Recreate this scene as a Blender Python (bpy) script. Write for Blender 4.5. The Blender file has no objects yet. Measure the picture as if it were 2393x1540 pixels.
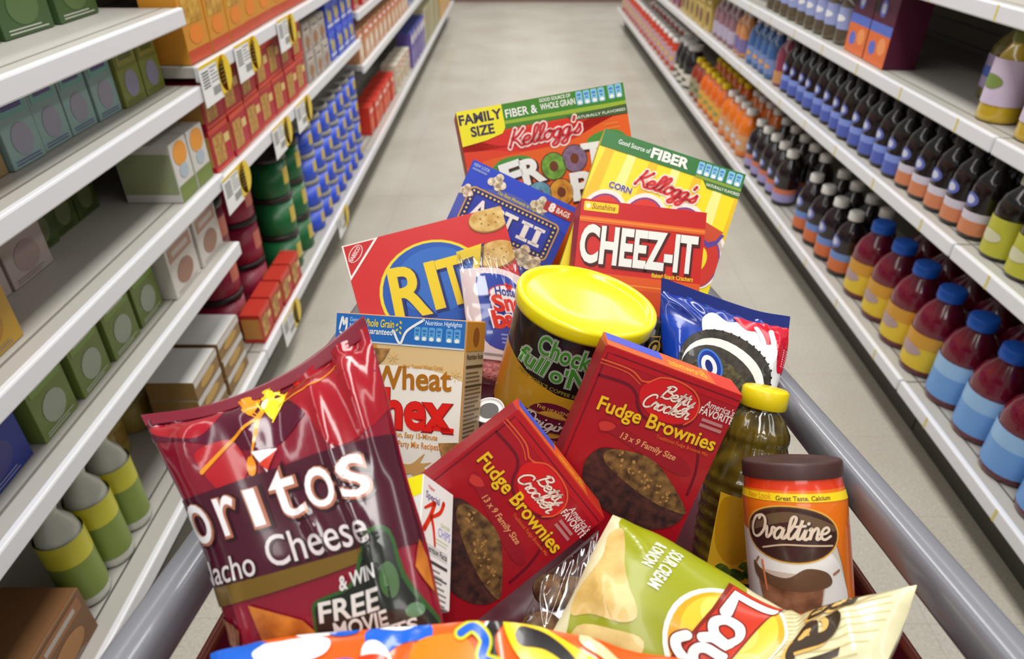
import bpy, bmesh, math, random
from mathutils import Vector, Matrix, Euler
from mathutils.geometry import tessellate_polygon
random.seed(7)
scn = bpy.context.scene
COL = scn.collection

# ------------------------------------------------------------------ camera
cam_d = bpy.data.cameras.new('camera')
cam = bpy.data.objects.new('camera', cam_d)
COL.objects.link(cam)
cam_d.sensor_width = 36.0
cam_d.sensor_fit = 'HORIZONTAL'
cam_d.lens = 1600.0 * 36.0 / 2393.0
cam_d.clip_start = 0.02
cam.location = (0, 0, 1.38)
cam.rotation_euler = (math.radians(90 - 33.4248), 0, 0.0086069)
cam_d.dof.use_dof = True
cam_d.dof.focus_distance = 0.70
cam_d.dof.aperture_fstop = 5.6
scn.camera = cam

# ------------------------------------------------------------------ world, lights, exposure
scn.view_settings.view_transform = 'Standard'
scn.view_settings.look = 'None'
scn.view_settings.exposure = 0.0
scn.view_settings.gamma = 1.0
scn.view_settings.use_curve_mapping = False
world = bpy.data.worlds.new('store_ambient')
scn.world = world
world.use_nodes = True
world.node_tree.nodes['Background'].inputs[0].default_value = (1.0, 0.98, 0.95, 1)
world.node_tree.nodes['Background'].inputs[1].default_value = 0.26

def area_light(name, loc, sx, sy, power, col=(1.0, 0.985, 0.95)):
    d = bpy.data.lights.new(name, 'AREA')
    d.shape = 'RECTANGLE'; d.size = sx; d.size_y = sy; d.energy = power; d.color = col
    o = bpy.data.objects.new(name, d); COL.objects.link(o); o.location = loc
    return o
area_light('fluorescent_strip_light', (0.16, 4.2, 3.3), 0.5, 11.0, 225)
area_light('fluorescent_strip_light', (-2.0, 3.5, 3.3), 0.35, 11.0, 70)
area_light('fluorescent_strip_light', (2.3, 3.5, 3.3), 0.35, 11.0, 70)
area_light('fluorescent_strip_light', (0.16, -2.2, 2.9), 1.6, 0.5, 16)

# ------------------------------------------------------------------ materials
def lin(c):
    o = []
    for v in c:
        v = v / 255.0
        o.append(v / 12.92 if v <= 0.04045 else ((v + 0.055) / 1.055) ** 2.4)
    return (o[0], o[1], o[2], 1.0)
_M = {}
def M(col, rough=0.42, metal=0.0, trans=0.0, alpha=1.0, spec=0.4, coat=0.0, bump=0.0, bscale=60.0):
    key = (col, rough, metal, trans, alpha, spec, coat, bump, bscale)
    if key in _M: return _M[key]
    m = bpy.data.materials.new('paint_%d_%d_%d' % col)
    m.use_nodes = True
    b = m.node_tree.nodes['Principled BSDF']
    b.inputs['Base Color'].default_value = lin(col)
    b.inputs['Roughness'].default_value = rough
    b.inputs['Metallic'].default_value = metal
    b.inputs['Transmission Weight'].default_value = trans
    b.inputs['Alpha'].default_value = alpha
    b.inputs['Specular IOR Level'].default_value = spec
    b.inputs['Coat Weight'].default_value = coat
    b.inputs['Coat Roughness'].default_value = 0.08
    if bump > 0:
        nt = m.node_tree
        tc = nt.nodes.new('ShaderNodeTexCoord')
        n = nt.nodes.new('ShaderNodeTexNoise'); n.inputs['Scale'].default_value = bscale
        n.inputs['Detail'].default_value = 3
        bp = nt.nodes.new('ShaderNodeBump'); bp.inputs['Strength'].default_value = bump
        bp.inputs['Distance'].default_value = 0.01
        nt.links.new(tc.outputs['Object'], n.inputs['Vector'])
        nt.links.new(n.outputs['Fac'], bp.inputs['Height'])
        nt.links.new(bp.outputs['Normal'], b.inputs['Normal'])
    _M[key] = m
    return m
def MN(name, c1, c2, scale, rough=0.5, c3=None, bump=0.0, detail=5, coat=0.0, lo=0.35, hi=0.65, spec=0.4):
    """two or three colours mottled by a noise"""
    if name in _M: return _M[name]
    m = bpy.data.materials.new(name); m.use_nodes = True
    nt = m.node_tree; b = nt.nodes['Principled BSDF']
    tc = nt.nodes.new('ShaderNodeTexCoord')
    n = nt.nodes.new('ShaderNodeTexNoise'); n.inputs['Scale'].default_value = scale; n.inputs['Detail'].default_value = detail
    r = nt.nodes.new('ShaderNodeValToRGB')
    r.color_ramp.elements[0].position = lo; r.color_ramp.elements[0].color = lin(c1)
    r.color_ramp.elements[1].position = hi; r.color_ramp.elements[1].color = lin(c2)
    if c3:
        e = r.color_ramp.elements.new((lo + hi) / 2); e.color = lin(c3)
    nt.links.new(tc.outputs['Object'], n.inputs['Vector'])
    nt.links.new(n.outputs['Fac'], r.inputs['Fac'])
    nt.links.new(r.outputs['Color'], b.inputs['Base Color'])
    b.inputs['Roughness'].default_value = rough
    b.inputs['Coat Weight'].default_value = coat
    b.inputs['Specular IOR Level'].default_value = spec
    if bump:
        bp = nt.nodes.new('ShaderNodeBump'); bp.inputs['Strength'].default_value = bump; bp.inputs['Distance'].default_value = 0.005
        nt.links.new(n.outputs['Fac'], bp.inputs['Height']); nt.links.new(bp.outputs['Normal'], b.inputs['Normal'])
    _M[name] = m
    return m
def clear_film(name, tint=(255, 255, 255), alpha=0.16, rough=0.08):
    if name in _M: return _M[name]
    m = bpy.data.materials.new(name); m.use_nodes = True
    nt = m.node_tree; nt.nodes.clear()
    out = nt.nodes.new('ShaderNodeOutputMaterial')
    tr = nt.nodes.new('ShaderNodeBsdfTransparent'); tr.inputs[0].default_value = lin(tint)
    gl = nt.nodes.new('ShaderNodeBsdfGlossy'); gl.inputs['Roughness'].default_value = rough
    mx = nt.nodes.new('ShaderNodeMixShader'); mx.inputs[0].default_value = alpha
    nt.links.new(tr.outputs[0], mx.inputs[1]); nt.links.new(gl.outputs[0], mx.inputs[2]); nt.links.new(mx.outputs[0], out.inputs[0])
    _M[name] = m
    return m

# ------------------------------------------------------------------ object helpers
def link(o, parent=None):
    COL.objects.link(o)
    if parent: o.parent = parent
    return o
def tag(o, label, cat, group=None, kind=None):
    o['label'] = label; o['category'] = cat
    if group: o['group'] = group
    if kind: o['kind'] = kind
    return o
def empty(name, loc=(0, 0, 0), rot=(0, 0, 0), label=None, cat=None, group=None):
    o = bpy.data.objects.new(name, None); o.empty_display_size = 0.02
    COL.objects.link(o); o.location = loc; o.rotation_euler = rot
    if label: tag(o, label, cat, group)
    return o
class MB:
    """collects shapes, links them as one mesh object"""
    def __init__(s): s.v = []; s.f = []; s.fm = []; s.sm = []; s.mats = []
    def mi(s, m):
        if m not in s.mats: s.mats.append(m)
        return s.mats.index(m)
    def add(s, vs, fs, m, smooth=False):
        b = len(s.v); k = s.mi(m)
        s.v += [tuple(v) for v in vs]
        for f in fs: s.f.append([b + i for i in f]); s.fm.append(k); s.sm.append(smooth)
    def box(s, x0, y0, z0, x1, y1, z1, m, bev=0.0, mx=None):
        if bev <= 0:
            vs = [(x, y, z) for z in (z0, z1) for y in (y0, y1) for x in (x0, x1)]
            fs = [(0, 2, 3, 1), (4, 5, 7, 6), (0, 1, 5, 4), (2, 6, 7, 3), (0, 4, 6, 2), (1, 3, 7, 5)]
            if mx: vs = [mx @ Vector(v) for v in vs]
            s.add(vs, fs, m); return
        bm = bmesh.new(); bmesh.ops.create_cube(bm, size=1.0)
        for v in bm.verts:
            v.co = Vector(((x0 + x1) / 2 + v.co.x * (x1 - x0), (y0 + y1) / 2 + v.co.y * (y1 - y0), (z0 + z1) / 2 + v.co.z * (z1 - z0)))
        bmesh.ops.bevel(bm, geom=list(bm.edges), offset=bev, segments=2, affect='EDGES', profile=0.5)
        bm.verts.index_update()
        s.add([(mx @ v.co if mx else v.co.copy()) for v in bm.verts], [[v.index for v in f.verts] for f in bm.faces], m); bm.free()
    def lathe(s, prof, m, n=32, mx=None, smooth=True, cap=True, a0=0.0, a1=2 * math.pi):
        vs = []; fs = []; full = abs(a1 - a0 - 2 * math.pi) < 1e-6; nn = n if full else n + 1
        for r, z in prof:
            for i in range(nn):
                a = a0 + (a1 - a0) * i / n
                vs.append(Vector((r * math.cos(a), r * math.sin(a), z)))
        for j in range(len(prof) - 1):
            for i in range(n):
                i2 = (i + 1) % nn
                fs.append((j * nn + i, j * nn + i2, (j + 1) * nn + i2, (j + 1) * nn + i))
        if cap and full:
            if prof[0][0] > 1e-5: fs.append(tuple(reversed(range(nn))))
            if prof[-1][0] > 1e-5: fs.append(tuple(range((len(prof) - 1) * nn, len(prof) * nn)))
        if mx: vs = [mx @ v for v in vs]
        s.add(vs, fs, m, smooth)
    def tube(s, pts, r, m, n=12, prof=None):
        pts = [Vector(p) for p in pts]; vs = []; fs = []
        pr = prof or [(r * math.cos(2 * math.pi * i / n), r * math.sin(2 * math.pi * i / n)) for i in range(n)]
        n = len(pr)
        for i, p in enumerate(pts):
            t = (pts[min(i + 1, len(pts) - 1)] - pts[max(i - 1, 0)]).normalized()
            up = Vector((0, 0, 1)) if abs(t.z) < 0.9 else Vector((0, 1, 0))
            a = t.cross(up).normalized(); b = a.cross(t).normalized()
            vs += [p + a * x + b * y for x, y in pr]
        for i in range(len(pts) - 1):
            for k in range(n):
                k2 = (k + 1) % n
                fs.append((i * n + k, i * n + k2, (i + 1) * n + k2, (i + 1) * n + k))
        fs += [tuple(reversed(range(n))), tuple(range((len(pts) - 1) * n, len(pts) * n))]
        s.add(vs, fs, m, True)
    def grid(s, P, m, smooth=True, flip=False):
        R = len(P); Cn = len(P[0]); vs = [p for r in P for p in r]; fs = []
        for i in range(R - 1):
            for j in range(Cn - 1):
                q = (i * Cn + j, i * Cn + j + 1, (i + 1) * Cn + j + 1, (i + 1) * Cn + j)
                fs.append(tuple(reversed(q)) if flip else q)
        s.add(vs, fs, m, smooth)
    def build(s, name, parent=None, loc=None, rot=None, auto=True):
        me = bpy.data.meshes.new(name); me.from_pydata(s.v, [], s.f)
        for m in s.mats: me.materials.append(m)
        me.polygons.foreach_set('material_index', s.fm); me.polygons.foreach_set('use_smooth', s.sm)
        me.update()
        o = bpy.data.objects.new(name, me); COL.objects.link(o)
        if parent: o.parent = parent
        if loc: o.location = loc
        if rot: o.rotation_euler = rot
        return o

# ------------------------------------------------------------------ printed art (words and shapes of a package face)
_T = {}
def glyphs(s, bold, slant):
    k = (s, bold, slant)
    if k in _T: return _T[k]
    c = bpy.data.curves.new('lettering', 'FONT'); c.body = s; c.offset = bold; c.shear = slant; c.size = 1.0; c.resolution_u = 4
    o = bpy.data.objects.new('lettering', c); COL.objects.link(o)
    me = bpy.data.meshes.new_from_object(o)
    vs = [(v.co.x, v.co.y) for v in me.vertices]; fs = [list(p.vertices) for p in me.polygons]
    bpy.data.objects.remove(o); bpy.data.curves.remove(c); bpy.data.meshes.remove(me)
    _T[k] = (vs, fs); return _T[k]
CAPH = 0.0
def cap_h():
    global CAPH
    if not CAPH:
        vs, fs = glyphs('H', 0, 0); CAPH = max(v[1] for v in vs)
    return CAPH
def crv(P, seg=6, closed=False):
    out = []; n = len(P)
    g = (lambda k: P[k % n]) if closed else (lambda k: P[min(max(k, 0), n - 1)])
    for i in range(n if closed else n - 1):
        p0, p1, p2, p3 = g(i - 1), g(i), g(i + 1), g(i + 2)
        for q in range(seg):
            t = q / seg
            out.append(tuple(.5 * ((2 * p1[d]) + (-p0[d] + p2[d]) * t + (2 * p0[d] - 5 * p1[d] + 4 * p2[d] - p3[d]) * t * t + (-p0[d] + 3 * p1[d] - 3 * p2[d] + p3[d]) * t ** 3) for d in (0, 1)))
    if not closed: out.append(tuple(P[-1]))
    return out
HAND = {
 'e': ([[(0,.22),(.2,.26),(.3,.38),(.22,.5),(.1,.46),(.03,.28),(.08,.06),(.22,0),(.4,.12)]], .36),
 'l': ([[(0,.1),(.18,.55),(.24,.9),(.16,1),(.08,.85),(.08,.25),(.14,.02),(.3,.1)]], .26),
 'o': ([[(.2,.5),(.06,.4),(.02,.2),(.1,.02),(.24,.04),(.33,.25),(.28,.46),(.18,.48),(.42,.4)]], .38),
 'g': ([[(.3,.42),(.2,.5),(.06,.4),(.02,.18),(.1,.02),(.22,.08),(.31,.46),(.3,0),(.24,-.36),(.1,-.42),(.04,-.3),(.2,-.1),(.42,.1)]], .38),
 "'": ([[(.06,1),(.03,.78)]], .12),
 's': ([[(0,.06),(.14,.3),(.22,.5),(.24,.34),(.28,.16),(.2,0),(.06,.03)]], .32),
 't': ([[(0,.1),(.14,.5),(.2,.85),(.14,.3),(.16,.02),(.32,.1)],[(.02,.56),(.32,.6)]], .28),
 'y': ([[(.02,.46),(.06,.2),(.14,.04),(.26,.14),(.34,.48),(.3,0),(.22,-.34),(.1,-.42),(.04,-.3),(.22,-.1),(.42,.1)]], .36),
 'r': ([[(0,.1),(.08,.46),(.12,.52),(.16,.42),(.28,.44),(.24,.2),(.26,.02),(.4,.1)]], .34),
 'c': ([[(.28,.4),(.18,.5),(.06,.38),(.03,.16),(.12,0),(.26,.04),(.38,.14)]], .33),
 'k': ([[(0,.1),(.18,.6),(.24,.92),(.14,1),(.08,.7),(.06,0)],[(.07,.2),(.2,.44),(.28,.42),(.22,.28),(.1,.24),(.22,.04),(.38,.1)]], .34),
 'v': ([[(0,.44),(.08,.48),(.12,.1),(.18,.02),(.28,.2),(.3,.48),(.42,.42)]], .38),
 'a': ([[(.3,.42),(.18,.5),(.05,.36),(.03,.14),(.12,0),(.24,.12),(.32,.48),(.3,.1),(.36,.02),(.46,.1)]], .42),
 'i': ([[(0,.1),(.1,.46),(.08,.1),(.14,.01),(.26,.1)],[(.14,.68),(.15,.72)]], .22),
 'n': ([[(0,.42),(.06,.48),(.06,0),(.1,.3),(.22,.5),(.3,.4),(.29,.08),(.34,.01),(.44,.1)]], .4),
 'K': ([[(.16,1),(.1,.5),(.04,0)],[(.5,.98),(.3,.6),(.12,.46),(.3,.3),(.5,0),(.62,.06)]], .54),
 'B': ([[(.18,.95),(.1,.45),(.06,0)],[(.02,.8),(.2,1),(.46,.94),(.42,.66),(.2,.54),(.5,.44),(.5,.1),(.28,-.02),(.06,.08)]], .54),
 'C': ([[(.5,.8),(.42,.98),(.2,.9),(.04,.5),(.1,.1),(.3,-.02),(.52,.14)]], .5),
 'O': ([[(.36,.98),(.14,.85),(.04,.45),(.14,.04),(.38,0),(.58,.35),(.56,.8),(.38,.98),(.3,.8)]], .6),
 'H': ([[(.12,.98),(.06,0)],[(.44,1),(.4,0)],[(.04,.5),(.46,.55)]], .5),
}
class Art:
    """flat shapes in millimetres, x to the right, y down from the top left corner of a face"""
    def __init__(s): s.it = []
    def raw(s, vs, fs, m, L): s.it.append((vs, fs, m, L))
    def poly(s, pts, m, L, holes=()):
        loops = [[Vector((p[0], p[1], 0)) for p in pts]] + [[Vector((p[0], p[1], 0)) for p in h] for h in holes]
        fs = tessellate_polygon(loops); vs = [(v.x, v.y) for l in loops for v in l]
        s.raw(vs, [list(f) for f in fs], m, L)
    def blob(s, pts, m, L, seg=5): s.poly(crv(pts, seg, True), m, L)
    def rect(s, x0, y0, x1, y1, m, L): s.raw([(x0, y0), (x1, y0), (x1, y1), (x0, y1)], [[0, 1, 2, 3]], m, L)
    def rrect(s, x0, y0, x1, y1, r, m, L):
        p = []
        for cx, cy, a in ((x1 - r, y1 - r, 0), (x0 + r, y1 - r, 90), (x0 + r, y0 + r, 180), (x1 - r, y0 + r, 270)):
            for k in range(5):
                t = math.radians(a + k * 22.5); p.append((cx + r * math.cos(t), cy + r * math.sin(t)))
        s.poly(p, m, L)
    def ell(s, cx, cy, rx, ry, m, L, rot=0, n=36):
        c, q = math.cos(math.radians(rot)), math.sin(math.radians(rot))
        vs = [(cx, cy)]; fs = []
        for i in range(n):
            a = 2 * math.pi * i / n; x = rx * math.cos(a); y = ry * math.sin(a); vs.append((cx + x * c - y * q, cy + x * q + y * c))
        for i in range(n): fs.append([0, 1 + i, 1 + (i + 1) % n])
        s.raw(vs, fs, m, L)
    def stroke(s, P, w, m, L, smooth=True, closed=False, w2=None):
        pts = crv(P, 6, closed) if smooth else list(P)
        if closed: pts = pts + [pts[0]]
        vs = []; fs = []; n = len(pts)
        for i, p in enumerate(pts):
            a = pts[max(i - 1, 0)]; b = pts[min(i + 1, n - 1)]
            if closed and i in (0, n - 1): a, b = pts[-2], pts[1]
            dx, dy = b[0] - a[0], b[1] - a[1]; l = math.hypot(dx, dy) or 1
            ww = w if w2 is None else w + (w2 - w) * i / (n - 1)
            nx, ny = -dy / l * ww / 2, dx / l * ww / 2
            vs += [(p[0] + nx, p[1] + ny), (p[0] - nx, p[1] - ny)]
        for i in range(n - 1): fs.append([2 * i, 2 * i + 1, 2 * i + 3, 2 * i + 2])
        s.raw(vs, fs, m, L)
        if not closed:
            s.ell(pts[0][0], pts[0][1], w / 2, w / 2, m, L, 0, 10)
            s.ell(pts[-1][0], pts[-1][1], (w2 or w) / 2, (w2 or w) / 2, m, L, 0, 10)
    def text(s, t, x, y, h, m, L, w=None, bold=0.02, slant=0.0, rot=0.0, align='l', wmeas=None):
        vs, fs = glyphs(t, bold, slant)
        if not vs: return
        k = h / cap_h(); vm = glyphs(t, 0, slant)[0]
        x0 = min(v[0] for v in vm); x1 = max(v[0] for v in vm)
        kx = w / (x1 - x0) if w else k
        W = (x1 - x0) * kx; ox = {'l': 0, 'c': -W / 2, 'r': -W}[align]
        c, q = math.cos(math.radians(rot)), math.sin(math.radians(rot))
        o = []
        for vx, vy in vs:
            a = (vx - x0) * kx + ox; b = -vy * k
            o.append((x + a * c - b * q, y + a * q + b * c))
        s.raw(o, fs, m, L)
    def script(s, t, x, y, h, w, sw, m, L, slant=0.25, rot=0.0):
        adv = 0; st = []
        for ch in t:
            if ch == ' ': adv += .25; continue
            G, a = HAND[ch]
            for pl in G: st.append([(px + adv, py) for px, py in pl])
            adv += a
        kx = w / adv; c, q = math.cos(math.radians(rot)), math.sin(math.radians(rot))
        for pl in st:
            o = []
            for px, py in pl:
                a = px * kx + py * h * slant; b = -py * h
                o.append((x + a * c - b * q, y + a * q + b * c))
            s.stroke(o, sw, m, L)
    def lines(s, x0, y0, x1, n, dy, th, m, L, rnd=0.3):
        for i in range(n): s.rect(x0, y0 + i * dy, x1 - (x1 - x0) * random.random() * rnd, y0 + i * dy + th, m, L)
    def bake(s, mb, fn, cut=None, clip=None, step=0.00015, smooth=False, base=0.0002):
        for vs, fs, m, L in s.it:
            if cut is None and clip is None:
                mb.add([fn(x, y, base + L * step) for x, y in vs], fs, m, smooth); continue
            bm = bmesh.new(); bv = [bm.verts.new((x, y, 0)) for x, y in vs]
            for f in fs:
                try: bm.faces.new([bv[i] for i in f])
                except ValueError: pass
            def bis(co, no, clear):
                bmesh.ops.bisect_plane(bm, geom=list(bm.verts) + list(bm.edges) + list(bm.faces), dist=1e-5, plane_co=co, plane_no=no, clear_outer=clear)
            if clip:
                bis((clip[0], 0, 0), (-1, 0, 0), True); bis((clip[2], 0, 0), (1, 0, 0), True)
                bis((0, clip[1], 0), (0, -1, 0), True); bis((0, clip[3], 0), (0, 1, 0), True)
            if cut and bm.verts:
                xs = [v.co.x for v in bm.verts]; ys = [v.co.y for v in bm.verts]
                for ax, a0, a1, d in ((0, min(xs), max(xs), cut[0]), (1, min(ys), max(ys), cut[1])):
                    if not d: continue
                    k = math.floor(a0 / d) + 1
                    while k * d < a1:
                        p = [0, 0, 0]; p[ax] = k * d; nn = [0, 0, 0]; nn[ax] = 1
                        bis(p, nn, False); k += 1
            bm.verts.index_update()
            if bm.faces: mb.add([fn(v.co.x, v.co.y, base + L * step) for v in bm.verts], [[v.index for v in f.verts] for f in bm.faces], m, smooth)
            bm.free()
def front(y=0.0):   # printed on the front (-y) face
    return lambda u, v, o: (u / 1000, y - o, -v / 1000)
def right_side(w):  # printed on the right (+x) face, u runs backwards in depth
    return lambda u, v, o: (w + o, u / 1000, -v / 1000)
def left_side():
    return lambda u, v, o: (-o, u / 1000, -v / 1000)
def top_side():
    return lambda u, v, o: (u / 1000, v / 1000, o)

WHITE = (238, 236, 230); BLACK = (22, 20, 20)
# ------------------------------------------------------------------ the store: floor, far wall, gondola shelving
XL, XR = -0.758, 1.089
def structure(name, mb):
    o = mb.build(name); o['kind'] = 'structure'; return o
def floor_mat():
    m = bpy.data.materials.new('vinyl_tile_floor'); m.use_nodes = True
    nt = m.node_tree; b = nt.nodes['Principled BSDF']
    tc = nt.nodes.new('ShaderNodeTexCoord')
    n1 = nt.nodes.new('ShaderNodeTexNoise'); n1.inputs['Scale'].default_value = 140; n1.inputs['Detail'].default_value = 4
    n2 = nt.nodes.new('ShaderNodeTexNoise'); n2.inputs['Scale'].default_value = 2.2; n2.inputs['Detail'].default_value = 3
    r = nt.nodes.new('ShaderNodeValToRGB')
    r.color_ramp.elements[0].position = .3; r.color_ramp.elements[0].color = lin((184, 179, 168))
    r.color_ramp.elements[1].position = .7; r.color_ramp.elements[1].color = lin((204, 200, 190))
    mx = nt.nodes.new('ShaderNodeMix'); mx.data_type = 'RGBA'; mx.blend_type = 'MULTIPLY'; mx.inputs[0].default_value = .5
    r2 = nt.nodes.new('ShaderNodeValToRGB')
    r2.color_ramp.elements[0].position = .35; r2.color_ramp.elements[0].color = lin((222, 216, 206))
    r2.color_ramp.elements[1].position = .65; r2.color_ramp.elements[1].color = lin((255, 255, 252))
    br = nt.nodes.new('ShaderNodeTexBrick'); br.offset = 0; br.inputs['Scale'].default_value = 1.0
    br.inputs['Brick Width'].default_value = .305; br.inputs['Row Height'].default_value = .305; br.inputs['Mortar Size'].default_value = .0012
    br.inputs['Color1'].default_value = (1, 1, 1, 1); br.inputs['Color2'].default_value = (.97, .97, .965, 1); br.inputs['Mortar'].default_value = (.8, .79, .77, 1)
    m2 = nt.nodes.new('ShaderNodeMix'); m2.data_type = 'RGBA'; m2.blend_type = 'MULTIPLY'; m2.inputs[0].default_value = 1
    L = nt.links.new
    for n in (n1, n2, br): L(tc.outputs['Object'], n.inputs['Vector'])
    L(n1.outputs['Fac'], r.inputs['Fac']); L(n2.outputs['Fac'], r2.inputs['Fac'])
    L(r.outputs['Color'], mx.inputs[6]); L(r2.outputs['Color'], mx.inputs[7])
    L(mx.outputs[2], m2.inputs[6]); L(br.outputs['Color'], m2.inputs[7]); L(m2.outputs[2], b.inputs['Base Color'])
    b.inputs['Roughness'].default_value = .24; b.inputs['Specular IOR Level'].default_value = .45
    return m
mb = MB(); mb.box(-3.4, -3.5, -0.05, 3.8, 11.0, 0.0, floor_mat()); structure('floor', mb)
mb = MB(); mb.box(-3.4, 10.02, 0.0, 3.8, 10.2, 3.4, M((206, 203, 198), .6)); structure('wall_back', mb)
mb = MB(); mb.box(-3.4, 9.98, 0.0, 3.8, 10.02, 0.055, M((128, 104, 96), .5)); structure('baseboard_back', mb)

STEEL = M((226, 226, 230), .32, spec=.5)           # white enamelled price rails
DECK = M((176, 172, 165), .5, bump=.02, bscale=40)  # shelf boards
PEG = M((148, 142, 132), .6)
KICK = M((74, 70, 62), .45)
YEL = M((232, 205, 40), .4)

def gondola(side, y0, y1, shelves, label):
    """one shelving section: back panel, kick plate, base deck and shelf boards with their price rails"""
    sx = 1 if side == 'R' else -1
    xf = XR if side == 'R' else XL
    root = empty('shelving_unit', (xf, (y0 + y1) / 2, 0), label=label, cat='shelving', group='supermarket shelving units')
    h = (y1 - y0) / 2 - .003
    X = lambda d: sx * d      # d = distance back from the front line
    def bx(mb, d0, d1, ya, yb, za, zb, m, bev=0):
        a, b = sorted((X(d0), X(d1))); mb.box(a, ya, za, b, yb, zb, m, bev)
    mb = MB(); bx(mb, .46, .50, -h, h, 0, 1.60, PEG)
    for k in range(24): bx(mb, .457, .46, -h, h, .24 + k * .055, .242 + k * .055, M((96, 92, 84), .7))
    mb.build('back_panel', root)
    mb = MB(); bx(mb, .09, .12, -h, h, 0, .15, KICK); mb.build('kick_plate', root)
    mb = MB(); bx(mb, .012, .46, -h, h, .150, .185, DECK)
    for d in (.05, .085): bx(mb, d, d + .004, -h, h, .1848, .1852, M((60, 58, 54), .6))
    dk = mb.build('base_deck', root)
    def rail(z, parent):
        mb = MB(); a, b = sorted((X(-.004), X(.012)))
        mb.box(a, -h, z - .036, b, h, z + .002, STEEL, .004)
        n = max(2, int((y1 - y0) / .3)) if side == 'R' else 0
        for k in range(n):
            y = -h + (k + .5) * 2 * h / n
            bx(mb, -.0046, -.0035, y - .004, y + .004, z - .034, z, M((214, 200, 120), .5))
        mb.build('price_rail', parent)
    rail(.190, dk)
    for z in shelves:
        mb = MB(); bx(mb, .012, .46, -h, h, z - .024, z, DECK)
        bx(mb, .04, .046, -h, h, z - .0002, z + .0002, M((120, 116, 108), .6))
        s = mb.build('shelf', root); rail(z, s)
    mb = MB()
    for y in (-h + .012, h - .012): bx(mb, .44, .47, y - .012, y + .012, 0, 1.60, M((150, 146, 140), .4))
    mb.build('upright', root)
    return root
LS = [(-.35, 1.68, (.555, .747, .965, 1.135), 'nearest left shelving unit with four close-set shelves'),
      (1.68, 3.5, (.735, 1.005, 1.30), 'left shelving unit with stacked red boxes and coffee tubs'),
      (3.5, 5.3, (.61, .85, 1.10), 'left shelving unit beyond the blue cans'),
      (5.3, 8.75, (.61, .85, 1.10), 'farthest left shelving unit at the end of the aisle')]
RS = [(-.35, 1.55, (.617, .885, 1.14), 'nearest right shelving unit holding dark red juice jugs'),
      (1.55, 3.35, (.617, .885, 1.14), 'right shelving unit with white-capped dark bottles at the bottom'),
      (3.35, 5.2, (.617, .885, 1.14), 'right shelving unit with orange juice bottles at the bottom'),
      (5.2, 8.25, (.617, .885, 1.14), 'farthest right shelving unit with white-capped red jars')]
for a in LS: gondola('L', *a)
for a in RS: gondola('R', *a)

# ------------------------------------------------------------------ goods on the shelves
ORD = ['first', 'second', 'third', 'fourth', 'fifth', 'sixth', 'seventh', 'eighth', 'ninth', 'tenth', 'eleventh', 'twelfth', 'thirteenth', 'fourteenth', 'fifteenth', 'sixteenth', 'seventeenth', 'eighteenth']
def clone(src, loc, rotz, label=None, cat=None, group=None):
    r = src.copy(); COL.objects.link(r); r.location = loc; r.rotation_euler = (0, 0, rotz)
    for ch in list(src.children):
        c = ch.copy(); COL.objects.link(c); c.parent = r
        for g in ch.children:
            d = g.copy(); COL.objects.link(d); d.parent = c
    return tag(r, label, cat, group)
class Proto:
    """makes the first one, then copies it"""
    def __init__(s, make): s.make = make; s.src = None
    def put(s, loc, rotz, label, cat, group):
        if s.src is None:
            s.src = s.make(); s.src.location = loc; s.src.rotation_euler = (0, 0, rotz); tag(s.src, label, cat, group); return s.src
        return clone(s.src, loc, rotz, label, cat, group)
def carton(name, w, d, h, col, art=None, top=None, side=None):
    def make():
        mb = MB(); m = M(col, .45)
        mb.box(-w / 2, -d / 2, 0, w / 2, d / 2, h, m, .0015)
        if top: mb.box(-w / 2 + .001, -d / 2 + .001, h, w / 2 - .001, d / 2 - .001, h + .0006, M(top, .5))
        if side:
            for s_ in (-1, 1): mb.box(s_ * w / 2 - .0005, -d / 2 + .003, h * .15, s_ * w / 2 + .0005, d / 2 - .003, h * .85, M(side, .5))
        if art:
            A = Art(); art(A, w * 1000, h * 1000)
            A.bake(mb, lambda u, v, o: (u / 1000 - w / 2, -d / 2 - o - .0004, h - v / 1000), clip=(1, 1, w * 1000 - 1, h * 1000 - 1))
        return mb.build(name)
    return Proto(make)
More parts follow.
